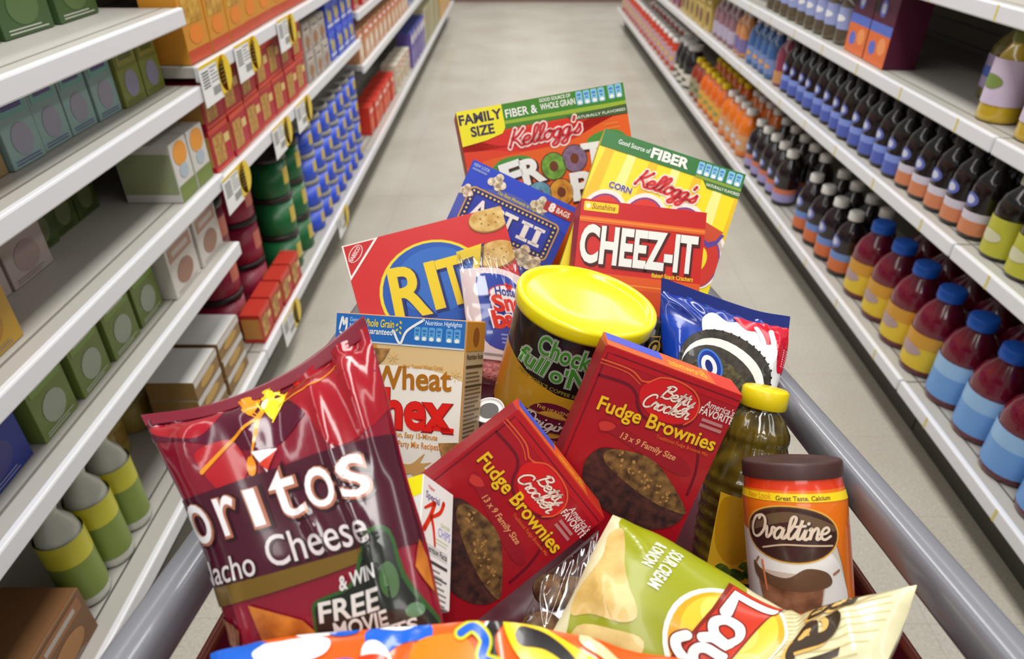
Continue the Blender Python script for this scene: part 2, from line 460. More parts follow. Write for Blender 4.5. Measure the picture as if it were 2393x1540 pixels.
def bottle(name, r, h, body, cap, lab=None, patch=None, neck=.36, capr=.36, square=False, trans=False, loz=(.22, .55), lab2=None, patchy=.5):
    def make():
        root = empty(name)
        mb = MB(); H = h * .93
        pr = [(r * .86, 0), (r * .98, h * .02), (r, h * .05), (r * .97, h * .25), (r, h * .52), (r * .98, h * .62), (r * .8, h * .74), (r * neck * 1.15, h * .84), (r * neck, h * .88), (r * neck, H)]
        mb.lathe(pr, M(body, .12, spec=.6, coat=.3), 20); mb.build('bottle_body', root)
        mb = MB(); cr_ = r * capr * 1.15
        mb.lathe([(cr_, h * .875), (cr_ * 1.03, h * .885), (cr_, h * .985), (cr_ * .85, h)], M(cap, .35), 20)
        mb.build('cap', root)
        if lab:
            mb = MB(); z0, z1 = h * loz[0], h * loz[1]
            mb.lathe([(r * 1.012, z0), (r * 1.012, z1)], M(lab, .4), 24, cap=False)
            if lab2: mb.lathe([(r * 1.018, z0 + (z1 - z0) * .62), (r * 1.018, z1)], M(lab2, .4), 24, cap=False)
            if patch:
                A = Art(); A.ell(0, h * 1000 * (loz[0] + (loz[1] - loz[0]) * patchy), r * (560 if patchy > 1 else 700), h * 1000 * (loz[1] - loz[0]) * (.3 if patchy > 1 else .16), M(patch, .4), 1)
                if patchy > 1: A.ell(0, h * 1000 * (loz[0] + (loz[1] - loz[0]) * patchy), r * 330, h * 1000 * (loz[1] - loz[0]) * .18, M((200, 204, 226), .4), 4)
                A.bake(mb, lambda u, v, o: ((r * 1.02 + o) * math.sin(u / 1000 / r), -(r * 1.02 + o) * math.cos(u / 1000 / r), v / 1000), cut=(8, None))
            mb.build('label', root)
        return root
    return Proto(make)
def tub(name, r, h, body, lid, panel=None, lidr=1.04, lidh=.016):
    def make():
        root = empty(name); mb = MB()
        mb.lathe([(r * .95, 0), (r, h * .04), (r, h * .9), (r * .98, h - lidh)], M(body, .35), 24)
        if panel:
            mb.lathe([(r * 1.006, h * .28), (r * 1.006, h * .68)], M(panel, .4), 8, cap=False, a0=math.radians(-112), a1=math.radians(-66))
        mb.build('tub_body', root)
        mb = MB(); mb.lathe([(r * lidr, h - lidh), (r * lidr, h - .003), (r * (lidr - .05), h), (r * .86, h), (r * .84, h - .004), (.0001, h - .004)], M(lid, .35), 24); mb.build('lid', root)
        return root
    return Proto(make)
RZ = {'L': math.pi / 2, 'R': -math.pi / 2}
def put_row(side, P, z, ys, setback, depth, desc, where, cat, group, jitter=.004, rank=''):
    """ys ordered from the near end; setback = front of the goods behind the price rail"""
    for i, y in enumerate(ys):
        x = (XR + setback + depth / 2) if side == 'R' else (XL - setback - depth / 2)
        if len(ys) == 1: lab = '%s %s' % (desc, where)
        else: lab = '%s %s, %s%s from near end' % (desc, where, rank, ORD[i])
        P.put((x + random.uniform(-jitter, jitter), y, z + .0012), RZ[side] + random.uniform(-.02, .02), lab, cat, group)
def span(a, b, n): return [a + (b - a) * (i + .5) / n for i in range(n)]

def art_mix(c1, c2, c3):
    def f(A, w, h):
        A.rect(w * .08, h * .08, w * .92, h * .34, M(c1), 1); A.ell(w * .5, h * .66, w * .3, h * .22, M(c2), 1)
        A.rect(w * .2, h * .16, w * .8, h * .26, M(c3), 2); A.lines(w * .1, h * .9, w * .9, 2, h * .04, h * .015, M(c3), 2)
    return f
def art_red(A, w, h):
    A.rect(0, 0, w, h * .12, M((214, 70, 40)), 1); A.rrect(w * .1, h * .2, w * .62, h * .86, 6, MN('cracker_photo', (150, 105, 45), (208, 160, 80), 60), 1)
    A.rect(w * .66, h * .3, w * .94, h * .5, M((220, 190, 120)), 1); A.rect(0, h * .92, w, h, M((214, 70, 40)), 1)
def art_blue(A, w, h):
    A.rect(0, 0, w, h * .16, M((60, 96, 214)), 1); A.ell(w * .5, h * .5, w * .28, h * .22, M((190, 170, 70)), 1)
    A.rect(w * .1, h * .76, w * .9, h * .86, M((205, 210, 225)), 1); A.rect(w * .08, h * .2, w * .3, h * .4, M((160, 175, 215)), 1)

# --- left, nearest section
put_row('L', carton('tea_box', .15, .10, .14, (58, 84, 44), art_mix((120, 140, 100), (80, 104, 60), (190, 195, 180))), 1.135, span(.62, 1.62, 6), .15, .10, 'dark green tea carton', 'on the left top shelf', 'box', 'green cartons on the high left shelf')
put_row('L', carton('cracker_box', .16, .10, .125, (150, 126, 84), art_mix((186, 150, 84), (196, 140, 60), (120, 96, 60))), .965, span(.60, 1.10, 3), .10, .10, 'tan and brown carton', 'on the second left shelf', 'box', 'tan cartons on the left')
put_row('L', carton('tea_box', .09, .10, .125, (142, 172, 168), art_mix((120, 178, 170), (150, 150, 165), (92, 88, 140)), top=(170, 168, 160)), .965, span(1.10, 1.48, 4), .09, .10, 'pale teal carton with violet band', 'on the second left shelf', 'box', 'teal cartons on the left')
put_row('L', carton('tea_box', .09, .10, .125, (124, 132, 58), art_mix((150, 150, 70), (140, 136, 160), (100, 110, 50)), top=(170, 168, 160)), .965, span(1.48, 1.67, 2), .08, .10, 'olive green carton', 'at the far end of the teal cartons', 'box', 'olive cartons on the left')
put_row('L', carton('snack_box', .15, .12, .14, (186, 146, 50), art_mix((205, 165, 60), (170, 120, 40), (150, 140, 120))), .747, span(.62, .94, 2), .06, .12, 'mustard yellow carton', 'on the middle left shelf', 'box', 'mustard cartons')
put_row('L', carton('snack_box', .12, .12, .13, (184, 172, 166), art_mix((200, 180, 176), (170, 150, 146), (140, 130, 126))), .747, span(.95, 1.2, 2), .16, .12, 'pinkish grey carton', 'behind the mustard cartons on the middle left shelf', 'box', 'grey cartons')
put_row('L', carton('tea_box', .085, .10, .13, (70, 88, 40), art_mix((90, 120, 44), (110, 120, 80), (40, 46, 30))), .747, span(1.2, 1.47, 3), .20, .10, 'dark green carton pushed back', 'on the middle left shelf', 'box', 'dark green cartons pushed back')
put_row('L', carton('tea_box', .088, .13, .135, (206, 204, 198), lambda A, w, h: (A.ell(w * .5, h * .22, w * .4, h * .2, M((226, 150, 50)), 1), A.rect(0, h * .72, w, h, M((110, 128, 50)), 1), A.ell(w * .5, h * .52, w * .26, h * .12, M((170, 184, 196)), 2)), side=(150, 160, 120)), .747, span(1.48, 1.67, 2), .02, .13, 'white carton with orange spot', 'on the middle left shelf', 'box', 'white and orange cartons')
put_row('L', carton('cereal_bar_box', .17, .12, .15, (34, 52, 140), art_mix((50, 70, 170), (60, 60, 130), (150, 150, 190)), top=(40, 64, 170)), .555, span(.50, .86, 2), .07, .12, 'deep blue carton', 'at the near end of the lower left shelf', 'box', 'deep blue cartons')
put_row('L', carton('tea_box', .105, .11, .135, (112, 130, 62), art_mix((120, 150, 60), (160, 170, 150), (190, 196, 186)), top=(188, 184, 176)), .555, span(.87, 1.36, 4), .06, .11, 'green carton with pale lid', 'on the lower left shelf', 'box', 'green cartons on the lower left shelf')
put_row('L', carton('biscuit_box', .14, .12, .13, (206, 200, 192), art_mix((170, 130, 110), (150, 110, 90), (190, 180, 170)), top=(214, 210, 204)), .555, span(1.36, 1.67, 2), .03, .12, 'cream carton with brown print', 'on the lower left shelf', 'box', 'cream cartons')
P = carton('snack_tray', .15, .12, .055, (140, 108, 60), lambda A, w, h: (A.rect(0, 0, w, h * .35, M((206, 202, 198)), 1), A.ell(w * .5, h * .6, w * .3, h * .25, M((190, 150, 70)), 1)), top=(206, 204, 202))
for lv in range(3):
    put_row('L', P, .185 + lv * .057, span(1.30, 1.63, 2), .03 + .0 * lv, .12, 'flat brown tray with white top,', ['bottom of its stack', 'midway up its stack', 'top of its stack'][lv], 'box', 'stacked brown trays on the base deck', jitter=.001)
put_row('L', tub('nut_jar', .055, .13, (170, 150, 80), (206, 196, 160), (150, 120, 50)), .185, [1.24, 1.36, 1.48], .20, .11, 'round yellowish jar with cream lid', 'behind the brown trays', 'jar', 'yellowish jars')
put_row('L', bottle('cleaner_bottle', .042, .27, (204, 206, 196), (206, 204, 190), (128, 148, 66), None, loz=(.1, .66), lab2=(206, 200, 60)), .185, span(.80, 1.08, 3), .05, .084, 'white bottle with green and yellow label', 'on the base deck', 'bottle', 'white bottles with green labels')
put_row('L', carton('snack_box', .15, .14, .115, (120, 84, 52), art_mix((150, 100, 60), (170, 120, 70), (180, 170, 160))), .185, [.54, .70], .04, .14, 'brown carton', 'on the base deck at the lower left corner', 'box', 'brown cartons at the lower left')

# --- left, second section: gold boxes, red boxes, tubs, blue cans
P = carton('cracker_box', .13, .09, .215, (206, 140, 44), lambda A, w, h: (A.rect(0, 0, w, h * .14, M((190, 50, 36)), 1), A.rect(w * .12, h * .22, w * .88, h * .6, MN('gold_print', (170, 120, 40), (214, 170, 70), 40), 1), A.rect(0, h * .86, w, h, M((190, 70, 36)), 1), A.ell(w * .5, h * .72, w * .3, h * .1, M((226, 130, 40)), 2)))
put_row('L', P, 1.005, span(1.70, 2.90, 9), .02, .09, 'tall gold and red cracker box', 'on the second left unit', 'box', 'gold cracker boxes')
P = carton('cereal_bar_box', .12, .09, .19, (58, 84, 196), art_blue)
put_row('L', P, 1.005, span(2.92, 3.48, 4), .02, .09, 'tall blue box', 'on the second left unit', 'box', 'tall blue boxes')
P = carton('cracker_box', .125, .10, .112, (176, 26, 44), art_red, side=(196, 150, 80))
for lv in range(2):
    put_row('L', P, .735 + lv * .113, span(1.70, 2.62, 7), .02, .10, 'red cracker box with tan panel', ['in the lower row', 'in the upper row'][lv], 'box', 'red cracker boxes stacked two high', jitter=.003)
P = carton('cracker_box', .10, .10, .10, (176, 166, 156), art_mix((200, 190, 180), (150, 110, 70), (120, 110, 110)))
for lv in range(2):
    put_row('L', P, .735 + lv * .101, span(2.64, 2.98, 3), .02, .10, 'greyish white box', ['under its twin by the red boxes', 'on top of its twin by the red boxes'][lv], 'box', 'greyish boxes', jitter=.003)
P = carton('cereal_bar_box', .11, .10, .11, (52, 80, 200), art_blue)
for lv in range(2):
    put_row('L', P, .735 + lv * .111, span(3.0, 3.48, 4), .02, .10, 'blue box with gold spot', ['in the lower blue row', 'in the upper blue row'][lv], 'box', 'blue boxes stacked two high', jitter=.003)
P = tub('coffee_tub', .075, .145, (140, 24, 56), (34, 26, 24), (206, 110, 90))
for k, y in enumerate((1.80, 2.02)):
    for lv in range(3):
        P.put((XL - .16, y, .186 + lv * .1455), RZ['L'], 'maroon coffee tub, %s of its stack, %s stack' % (['bottom', 'middle', 'top'][lv], ['nearer', 'farther'][k]), 'tub', 'maroon coffee tubs')
P = carton('cracker_box', .10, .06, .10, (186, 50, 36), art_red, side=(200, 140, 70))
for lv in range(2):
    put_row('L', P, .185 + lv * .101, span(1.72, 2.16, 4), .016, .06, 'small red and gold box', 'in front of the maroon tubs', 'box', 'small red boxes before the tubs', jitter=.0015) if lv == 0 else None
P = tub('coffee_tub', .068, .14, (24, 96, 50), (40, 30, 26), (206, 180, 70))
for k, y in enumerate((2.24, 2.40)):
    for lv in range(3):
        P.put((XL - .10, y, .186 + lv * .1405), RZ['L'], 'green coffee tub, %s of its stack, %s stack' % (['bottom', 'middle', 'top'][lv], ['nearer', 'farther'][k]), 'tub', 'green coffee tubs')
P = tub('coffee_can', .062, .105, (52, 84, 204), (150, 148, 144), (206, 180, 90))
for k, y in enumerate(span(2.5, 3.46, 7)):
    for lv in range(4):
        P.put((XL - .09, y, 0.186 + lv * .1055), RZ['L'], 'blue can with grey lid, %s of its stack, %s stack from near end' % (['bottom', 'second', 'third', 'top'][lv], ORD[k]), 'can', 'blue cans stacked four high')
# --- left, the two far sections
put_row('L', carton('snack_bag', .13, .10, .15, (206, 52, 34), art_mix((220, 80, 40), (226, 110, 50), (240, 220, 200))), .185, span(3.75, 4.6, 6), .05, .10, 'glossy red bag', 'on the base deck beyond the blue cans', 'bag', 'red bags beyond the cans')
put_row('L', carton('snack_box', .13, .10, .17, (216, 208, 190), art_mix((200, 120, 70), (190, 150, 90), (240, 238, 230))), .185, span(4.65, 5.28, 4), .04, .10, 'cream box with orange print', 'beyond the red bags on the left', 'box', 'cream boxes beyond the red bags')
put_row('L', carton('snack_box', .12, .10, .15, (206, 150, 110), art_mix((214, 90, 50), (230, 220, 200), (240, 238, 230))), .61, span(3.52, 5.28, 12), .02, .10, 'orange and cream box', 'on the far left middle shelf', 'box', 'orange and cream boxes')
put_row('L', carton('snack_box', .12, .10, .17, (190, 44, 36), art_mix((214, 150, 60), (120, 130, 50), (240, 220, 200))), .85, span(3.52, 5.28, 10), .02, .10, 'red box with gold print', 'on the far left upper shelf', 'box', 'red and gold boxes')
put_row('L', carton('biscuit_box', .15, .11, .24, (104, 84, 164), art_mix((210, 206, 220), (150, 140, 190), (240, 238, 240)), top=(70, 84, 160)), .185, span(5.35, 6.2, 5), .03, .11, 'purple and white box', 'on the base deck at the far left', 'box', 'purple boxes')
put_row('L', carton('biscuit_box', .10, .11, .27, (222, 214, 178), lambda A, w, h: [A.rect(w * (.1 + .2 * k), 0, w * (.18 + .2 * k), h, M((150, 140, 100)), 1) for k in range(5)]), .185, span(6.25, 7.5, 9), .03, .11, 'tall cream striped carton', 'on the base deck at the far left', 'box', 'cream striped cartons')
put_row('L', carton('biscuit_box', .13, .11, .22, (226, 170, 60), art_mix((236, 200, 90), (200, 190, 180), (240, 238, 230))), .185, span(7.55, 8.7, 7), .03, .11, 'yellow carton', 'at the far end of the left base deck', 'box', 'yellow cartons at the end')
put_row('L', carton('biscuit_box', .14, .11, .18, (120, 132, 172), art_mix((206, 206, 214), (90, 110, 170), (240, 238, 240))), .61, span(5.35, 7.2, 11), .03, .11, 'blue grey carton', 'on the middle shelf at the far left', 'box', 'blue grey cartons')
put_row('L', carton('biscuit_box', .14, .11, .18, (222, 178, 40), art_mix((236, 206, 90), (214, 140, 50), (240, 238, 230))), .61, span(7.25, 8.7, 8), .03, .11, 'bright yellow carton', 'on the middle shelf at the far left', 'box', 'bright yellow cartons')

# --- right, base deck
P = bottle('juice_bottle', .066, .265, (104, 18, 40), (28, 96, 206), (222, 190, 50), (176, 150, 150), neck=.42, capr=.46, loz=(.08, .5), lab2=(206, 150, 50))
put_row('R', P, .185, span(1.55, 2.12, 4), .035, .132, 'juice bottle with blue cap and yellow label', 'in the front row', 'bottle', 'yellow-label juice bottles')
P2 = bottle('juice_bottle', .066, .265, (100, 16, 38), (28, 96, 206), (110, 160, 220), None, neck=.42, capr=.46, loz=(.08, .52), lab2=(150, 190, 230))
put_row('R', P2, .185, span(.72, 1.55, 6), .035, .132, 'juice bottle with blue cap and blue label', 'in the front row', 'bottle', 'blue-label juice bottles')
put_row('R', P2, .185, span(.75, 2.1, 10), .19, .132, 'dark red juice bottle with blue cap', 'in the back row', 'bottle', 'juice bottles in the back row')
PD = bottle('juice_bottle', .05, .235, (30, 18, 24), (236, 234, 230), (206, 110, 60), (110, 120, 190), capr=.44, loz=(.08, .38), lab2=(110, 140, 200), patchy=1.5)
put_row('R', PD, .185, span(2.14, 2.62, 4), .03, .10, 'black juice bottle, white cap, orange print', 'in the front row', 'bottle', 'dark white-capped bottles, near group')
put_row('R', PD, .185, span(2.16, 2.66, 4), .15, .10, 'black juice bottle with white cap', 'in the near back row', 'bottle', 'dark white-capped bottles behind')
PE = bottle('juice_bottle', .05, .235, (28, 18, 22), (236, 234, 230), (160, 150, 200), (110, 120, 190), capr=.44, loz=(.08, .32), lab2=(206, 120, 90), patchy=1.55)
put_row('R', PE, .185, span(2.78, 3.33, 5), .03, .10, 'black juice bottle, white cap, pale label', 'in the far front row', 'bottle', 'dark white-capped bottles, far group')
put_row('R', PE, .185, span(2.72, 3.36, 5), .15, .10, 'black juice bottle with white cap', 'in the far back row', 'bottle', 'dark white-capped bottles behind, far group')
PO = bottle('juice_bottle', .052, .235, (226, 116, 24), (236, 234, 230), (214, 160, 110), (206, 206, 220), neck=.42, capr=.46, loz=(.12, .46))
put_row('R', PO, .185, span(3.4, 3.86, 4), .03, .104, 'orange juice bottle with white cap', 'in the front row', 'bottle', 'white-capped orange juice bottles')
put_row('R', PO, .185, span(3.4, 3.86, 4), .16, .104, 'orange juice bottle with white cap', 'in the back row', 'bottle', 'white-capped orange juice bottles behind')
PY = bottle('juice_bottle', .052, .235, (222, 104, 22), (236, 206, 30), (224, 170, 70), (120, 150, 90), neck=.42, capr=.46, loz=(.12, .46))
put_row('R', PY, .185, span(3.9, 4.4, 4), .03, .104, 'orange juice bottle with yellow cap', 'in the front row', 'bottle', 'yellow-capped orange juice bottles')
put_row('R', PY, .185, span(3.9, 4.68, 6), .16, .104, 'orange juice bottle with yellow cap', 'in the back row', 'bottle', 'yellow-capped orange juice bottles behind')
PR = bottle('juice_bottle', .052, .235, (150, 50, 24), (236, 206, 30), (160, 150, 120), (90, 110, 70), neck=.42, capr=.46, loz=(.12, .5))
put_row('R', PR, .185, span(4.4, 4.68, 2), .03, .104, 'rust red juice bottle with yellow cap', 'in the front row', 'bottle', 'rust red juice bottles')
PK = bottle('juice_jug', .070, .27, (24, 22, 24), (206, 206, 204), (220, 214, 200), (40, 40, 44), neck=.5, capr=.6, loz=(.06, .34))
put_row('R', PK, .185, span(4.76, 5.2, 3), .02, .15, 'black jug with white label and pale cap', 'beyond the orange juice', 'jug', 'black jugs')
PJ = bottle('sauce_jar', .058, .22, (206, 64, 34), (238, 236, 234), (196, 160, 170), (226, 190, 60), neck=.7, capr=.72, loz=(.15, .62))
put_row('R', PJ, .185, span(5.25, 8.15, 16), .03, .116, 'red jar with white cap', 'on the base deck, front row', 'jar', 'red jars with white caps')
put_row('R', PJ, .185, span(5.3, 7.2, 10), .16, .116, 'red jar with white cap', 'on the base deck, back row', 'jar', 'red jars with white caps behind')
# --- right, first shelf
PC = bottle('cola_bottle', .042, .205, (34, 26, 26), (44, 40, 42), (84, 100, 180), (96, 108, 186), loz=(.06, .34), lab2=(130, 150, 220), patchy=1.5)
put_row('R', PC, .617, span(1.98, 3.06, 12), .03, .084, 'dark brown bottle with blue label', 'on the right middle shelf', 'bottle', 'brown bottles with blue labels')
put_row('R', PC, .617, span(1.6, 3.06, 15), .13, .084, 'dark brown bottle', 'in the second row, right middle shelf', 'bottle', 'brown bottles, second row')
PC2 = bottle('cola_bottle', .042, .205, (34, 26, 26), (44, 40, 42), (206, 130, 90), (96, 108, 186), loz=(.06, .34), lab2=(206, 200, 214), patchy=1.5)
put_row('R', PC2, .617, span(1.56, 1.98, 5), .03, .084, 'brown bottle with orange and white label', 'on the right middle shelf', 'bottle', 'brown bottles with orange labels')
PG = bottle('soft_drink_bottle', .047, .205, (34, 28, 22), (200, 198, 190), (186, 184, 60), (206, 204, 170), loz=(.05, .5))
put_row('R', PG, .617, span(1.02, 1.54, 5), .03, .094, 'dark bottle with yellow green label', 'on the right middle shelf', 'bottle', 'bottles with yellow green labels')
PB = bottle('water_bottle', .045, .21, (66, 104, 160), (206, 206, 212), (120, 140, 190), (214, 160, 90), loz=(.1, .4))
put_row('R', PB, .617, span(3.2, 3.6, 4), .03, .09, 'blue drink bottle', 'on the right middle shelf', 'bottle', 'blue drink bottles')
PM = bottle('drink_bottle', .045, .21, (140, 62, 84), (190, 190, 190), (196, 140, 90), None, loz=(.06, .3))
put_row('R', PM, .617, [3.12], .03, .09, 'pinkish red drink bottle', 'beside the blue drink bottles', 'bottle', 'pink drink bottle')
PM2 = bottle('drink_bottle', .045, .21, (206, 140, 90), (190, 190, 190), (120, 110, 160), None, loz=(.1, .4))
put_row('R', PM2, .617, [3.70, 3.80], .03, .09, 'orange tinted drink bottle', 'beyond the blue drink bottles', 'bottle', 'orange drink bottles')
PM3 = bottle('drink_bottle', .045, .21, (150, 110, 120), (206, 206, 206), (180, 170, 190), None, loz=(.1, .4))
put_row('R', PM3, .617, span(3.86, 4.3, 4), .03, .09, 'mauve drink bottle', 'on the right middle shelf', 'bottle', 'mauve drink bottles')
put_row('R', carton('drink_carton', .12, .10, .19, (196, 170, 90), art_mix((150, 120, 50), (100, 60, 50), (220, 200, 120))), .617, span(4.35, 5.18, 6), .03, .10, 'yellowish drink carton', 'on the right middle shelf', 'carton', 'yellowish drink cartons')
put_row('R', carton('drink_carton', .12, .10, .17, (150, 74, 84), art_mix((206, 170, 60), (110, 90, 150), (220, 210, 200))), .617, span(5.25, 8.2, 18), .03, .10, 'assorted red and violet carton', 'on the far right middle shelf', 'carton', 'red and violet cartons')
# --- right, second shelf
PS = bottle('soft_drink_bottle', .045, .20, (96, 84, 66), (44, 40, 42), (150, 160, 206), (230, 230, 236), loz=(.25, .6))
put_row('R', PS, .885, span(2.56, 3.45, 9), .03, .09, 'amber bottle with white and blue label', 'on the right upper shelf', 'bottle', 'amber bottles')
put_row('R', carton('drink_case', .15, .10, .205, (84, 24, 52), lambda A, w, h: (A.rect(0, h * .5, w, h, M((222, 110, 50)), 1), A.rect(0, h * .42, w, h * .56, M((86, 110, 196)), 2), A.ell(w * .3, h * .78, w * .16, h * .1, M((90, 110, 200)), 2), A.ell(w * .7, h * .72, w * .18, h * .12, M((236, 150, 90)), 2), A.ell(w * .4, h * .22, w * .16, h * .12, M((96, 108, 186)), 2), A.ell(w * .4, h * .22, w * .09, h * .07, M((200, 204, 226)), 3), A.rect(0, 0, w * .2, h * .3, M((40, 26, 30)), 1))), .885, [2.28, 2.44], .03, .10, 'maroon case with orange front', 'on the right upper shelf', 'box', 'maroon drink cases')
PV = bottle('oil_jug', .078, .205, (112, 104, 40), (150, 140, 50), (176, 160, 200), (70, 100, 190), neck=.5, capr=.5, loz=(.15, .55), lab2=(150, 140, 170))
put_row('R', PV, .885, [1.70, 1.87], .14, .156, 'olive jug with lilac label', 'on the right upper shelf', 'jug', 'olive jugs with lilac labels')
PV2 = bottle('oil_jug', .048, .205, (196, 164, 40), (110, 120, 50), (206, 190, 214), (120, 140, 70), neck=.5, capr=.5, loz=(.2, .7))
put_row('R', PV2, .885, [1.53, 1.69], .025, .11, 'yellow jug with lilac label', 'in front of the olive jugs', 'jug', 'yellow jugs')

# --- price tags hanging from the left price rails
def make_tag():
    root = empty('price_tag'); root.scale = (1.35,) * 3
    mb = MB(); mb.box(-.055, -.0012, -.07, .03, 0, 0, M((240, 240, 240), .3))
    A = Art(); A.lines(-48, 12, -18, 6, 5, 2.2, M((40, 40, 40)), 1, 0); A.lines(-12, 10, 24, 5, 6, 1.6, M((90, 90, 90)), 1, .4); A.rect(-12, 44, 24, 58, M((150, 150, 150)), 1)
    A.rect(-54, 0, 29, 5, M((232, 200, 20)), 1)
    A.bake(mb, lambda u, v, o: (u / 1000, -.0012 - o, -v / 1000)); mb.build('card', root)
    mb = MB(); A = Art(); A.rect(24, 0, 56, 66, M((232, 200, 16), .3), 0); A.ell(56, 33, 30, 33, M((232, 200, 16), .3), 0); A.lines(34, 12, 62, 6, 7, 2.2, M((120, 100, 10)), 2, .2)
    A.bake(mb, lambda u, v, o: (u / 1000, -.0014 - o, -v / 1000)); mb.build('yellow_flag', root)
    return root
PT = Proto(make_tag)
for y, z, w in ((1.74, 1.005, 'on the upper rail, nearest'), (1.98, 1.005, 'on the upper rail, middle one'), (2.36, 1.005, 'on the upper rail, farthest'),
                (1.72, .735, 'below the red boxes, nearest'), (2.14, .735, 'below the red boxes, middle one'), (2.40, .735, 'below the red boxes, farthest'),
                (1.90, .190, 'on the base rail, nearer one'), (2.70, .190, 'on the base rail, farther one by the green tubs')):
    PT.put((XL + .0075, y, z + .004), RZ['L'], 'white price tag with yellow end ' + w, 'price tag', 'yellow and white price tags')
# ------------------------------------------------------------------ the shopping cart
cart = empty('shopping_cart', (0.04, 0.6, 0), label='red plastic shopping cart with grey top rail heaped with groceries', cat='shopping cart')
def cl(p): return (p[0] - .04, p[1] - .6, p[2])
RAILM = M((116, 117, 125), .3, metal=0.0, spec=.6, coat=.3)
REDP = M((96, 10, 36), .35, coat=.2)
def rz(y): return .962 - .2 * (y - .262)
def rx(y, s): return (.315 - .025 * (y - .1)) if s > 0 else (-.246 + .03 * (y - .1))
Y0, Y1 = .10, 1.14
prof = []
for k in range(20):
    a = 2 * math.pi * k / 20
    c, q = math.cos(a), math.sin(a)
    prof.append((.0148 * math.copysign(abs(c) ** .6, c), .0185 * math.copysign(abs(q) ** .6, q)))
mb = MB()
pts = [(rx(Y0, -1), Y0 + (Y1 - .06 - Y0) * k / 10, 0) for k in range(11)]
L_ = [(rx(y, -1), y, rz(y)) for y in [Y0 + (Y1 - .05 - Y0) * k / 12 for k in range(13)]]
R_ = [(rx(y, 1), y, rz(y)) for y in [Y0 + (Y1 - .05 - Y0) * k / 12 for k in range(13)]]
fr = [(rx(Y1, -1) + .012, Y1 - .015, rz(Y1)), (rx(Y1, -1) + .05, Y1, rz(Y1)), (rx(Y1, 1) - .05, Y1, rz(Y1)), (rx(Y1, 1) - .012, Y1 - .015, rz(Y1))]
path = [cl(p) for p in L_ + fr + list(reversed(R_))]
mb.tube(path, .02, RAILM, prof=prof)
rail = mb.build('top_rail', cart)
mb = MB()
for s in (-1, 1):
    mb.tube([cl((rx(y, s) + s * .0152, y, rz(y) + .005)) for y in [Y0 + (Y1 - .08 - Y0) * k / 8 for k in range(9)]], .0028, M((150, 152, 160), .25, metal=.3), 8)
mb.build('rail_bead', rail)
mb = MB()
mb.tube([cl((rx(Y0, -1), Y0, rz(Y0))), cl((rx(Y0, -1) + .005, .03, rz(Y0) + .05)), cl((rx(Y0, 1) - .005, .03, rz(Y0) + .05)), cl((rx(Y0, 1), Y0, rz(Y0)))], .014, M((170, 30, 40), .4), 12)
mb.build('handle', cart)
# basket: rim, slotted walls, floor
def bz(y): return rz(y) - .092
def fz(y): return .705 - .12 * (y - .12)
mb = MB()
n = 16; ys = [.13 + (1.10 - .13) * k / n for k in range(n + 1)]
def wall(xa, ya, xb, yb, m, za=None):
    pass
for s in (-1, 1):
    for k in range(n):
        ya, yb = ys[k], ys[k + 1]
        for (ta, tb) in ((0, 1),):
            q = []
            for (y, t) in ((ya, 0), (yb, 0), (yb, 1), (ya, 1)):
                xo = rx(y, s) + s * (.010 - .03 * t); q.append((xo, y, bz(y) * (1 - t) + fz(y) * t))
            vs = [cl(p) for p in q] + [cl((p[0] - s * .004, p[1], p[2])) for p in q]
            mb.add(vs, [(0, 1, 2, 3), (7, 6, 5, 4), (0, 4, 5, 1), (1, 5, 6, 2), (2, 6, 7, 3), (3, 7, 4, 0)], REDP)
    mb.tube([cl((rx(y, s) + s * .009, y, bz(y))) for y in ys], .005, M((112, 42, 26), .35), 8)
for y in (ys[0], ys[-1]):
    a = cl((rx(y, -1) - .008, y, 0)); b = cl((rx(y, 1) + .008, y, 0))
    mb.box(a[0], a[1] - .003, fz(y), b[0], a[1] + .003, bz(y), REDP)
    mb.tube([(a[0], a[1], bz(y)), (b[0], a[1], bz(y))], .005, M((112, 42, 26), .35), 8)
mb.build('basket_wall', cart)
mb = MB()
vs = []
for y in (.13, 1.10):
    for s in (-1, 1): vs.append(cl((rx(y, s) - s * .02, y, fz(y))))
vs += [(v[0], v[1], v[2] - .006) for v in vs]
mb.add(vs, [(0, 1, 3, 2), (6, 7, 5, 4), (0, 4, 5, 1), (1, 5, 7, 3), (3, 7, 6, 2), (2, 6, 4, 0)], REDP)
mb.build('basket_floor', cart)
mb = MB()
for s in (-1, 1):
    for y in (.16, 1.06):
        mb.tube([cl((rx(y, s) - s * .003, y, rz(y) - .015)), cl((rx(y, s) - s * .003, y, bz(y) - .01))], .006, RAILM, 8)
    mb.tube([cl((rx(.2, s), .2, fz(.2) - .005)), cl((rx(.2, s) + s * .005, .12, .20))], .013, RAILM, 10)
    mb.tube([cl((rx(.95, s) - s * .02, .95, fz(.95) - .005)), cl((rx(.95, s) - s * .02, 1.02, .20))], .013, RAILM, 10)
    mb.tube([cl((rx(.2, s) + s * .005, .10, .20)), cl((rx(.95, s) - s * .02, 1.04, .20))], .013, RAILM, 10)
mb.build('frame', cart)
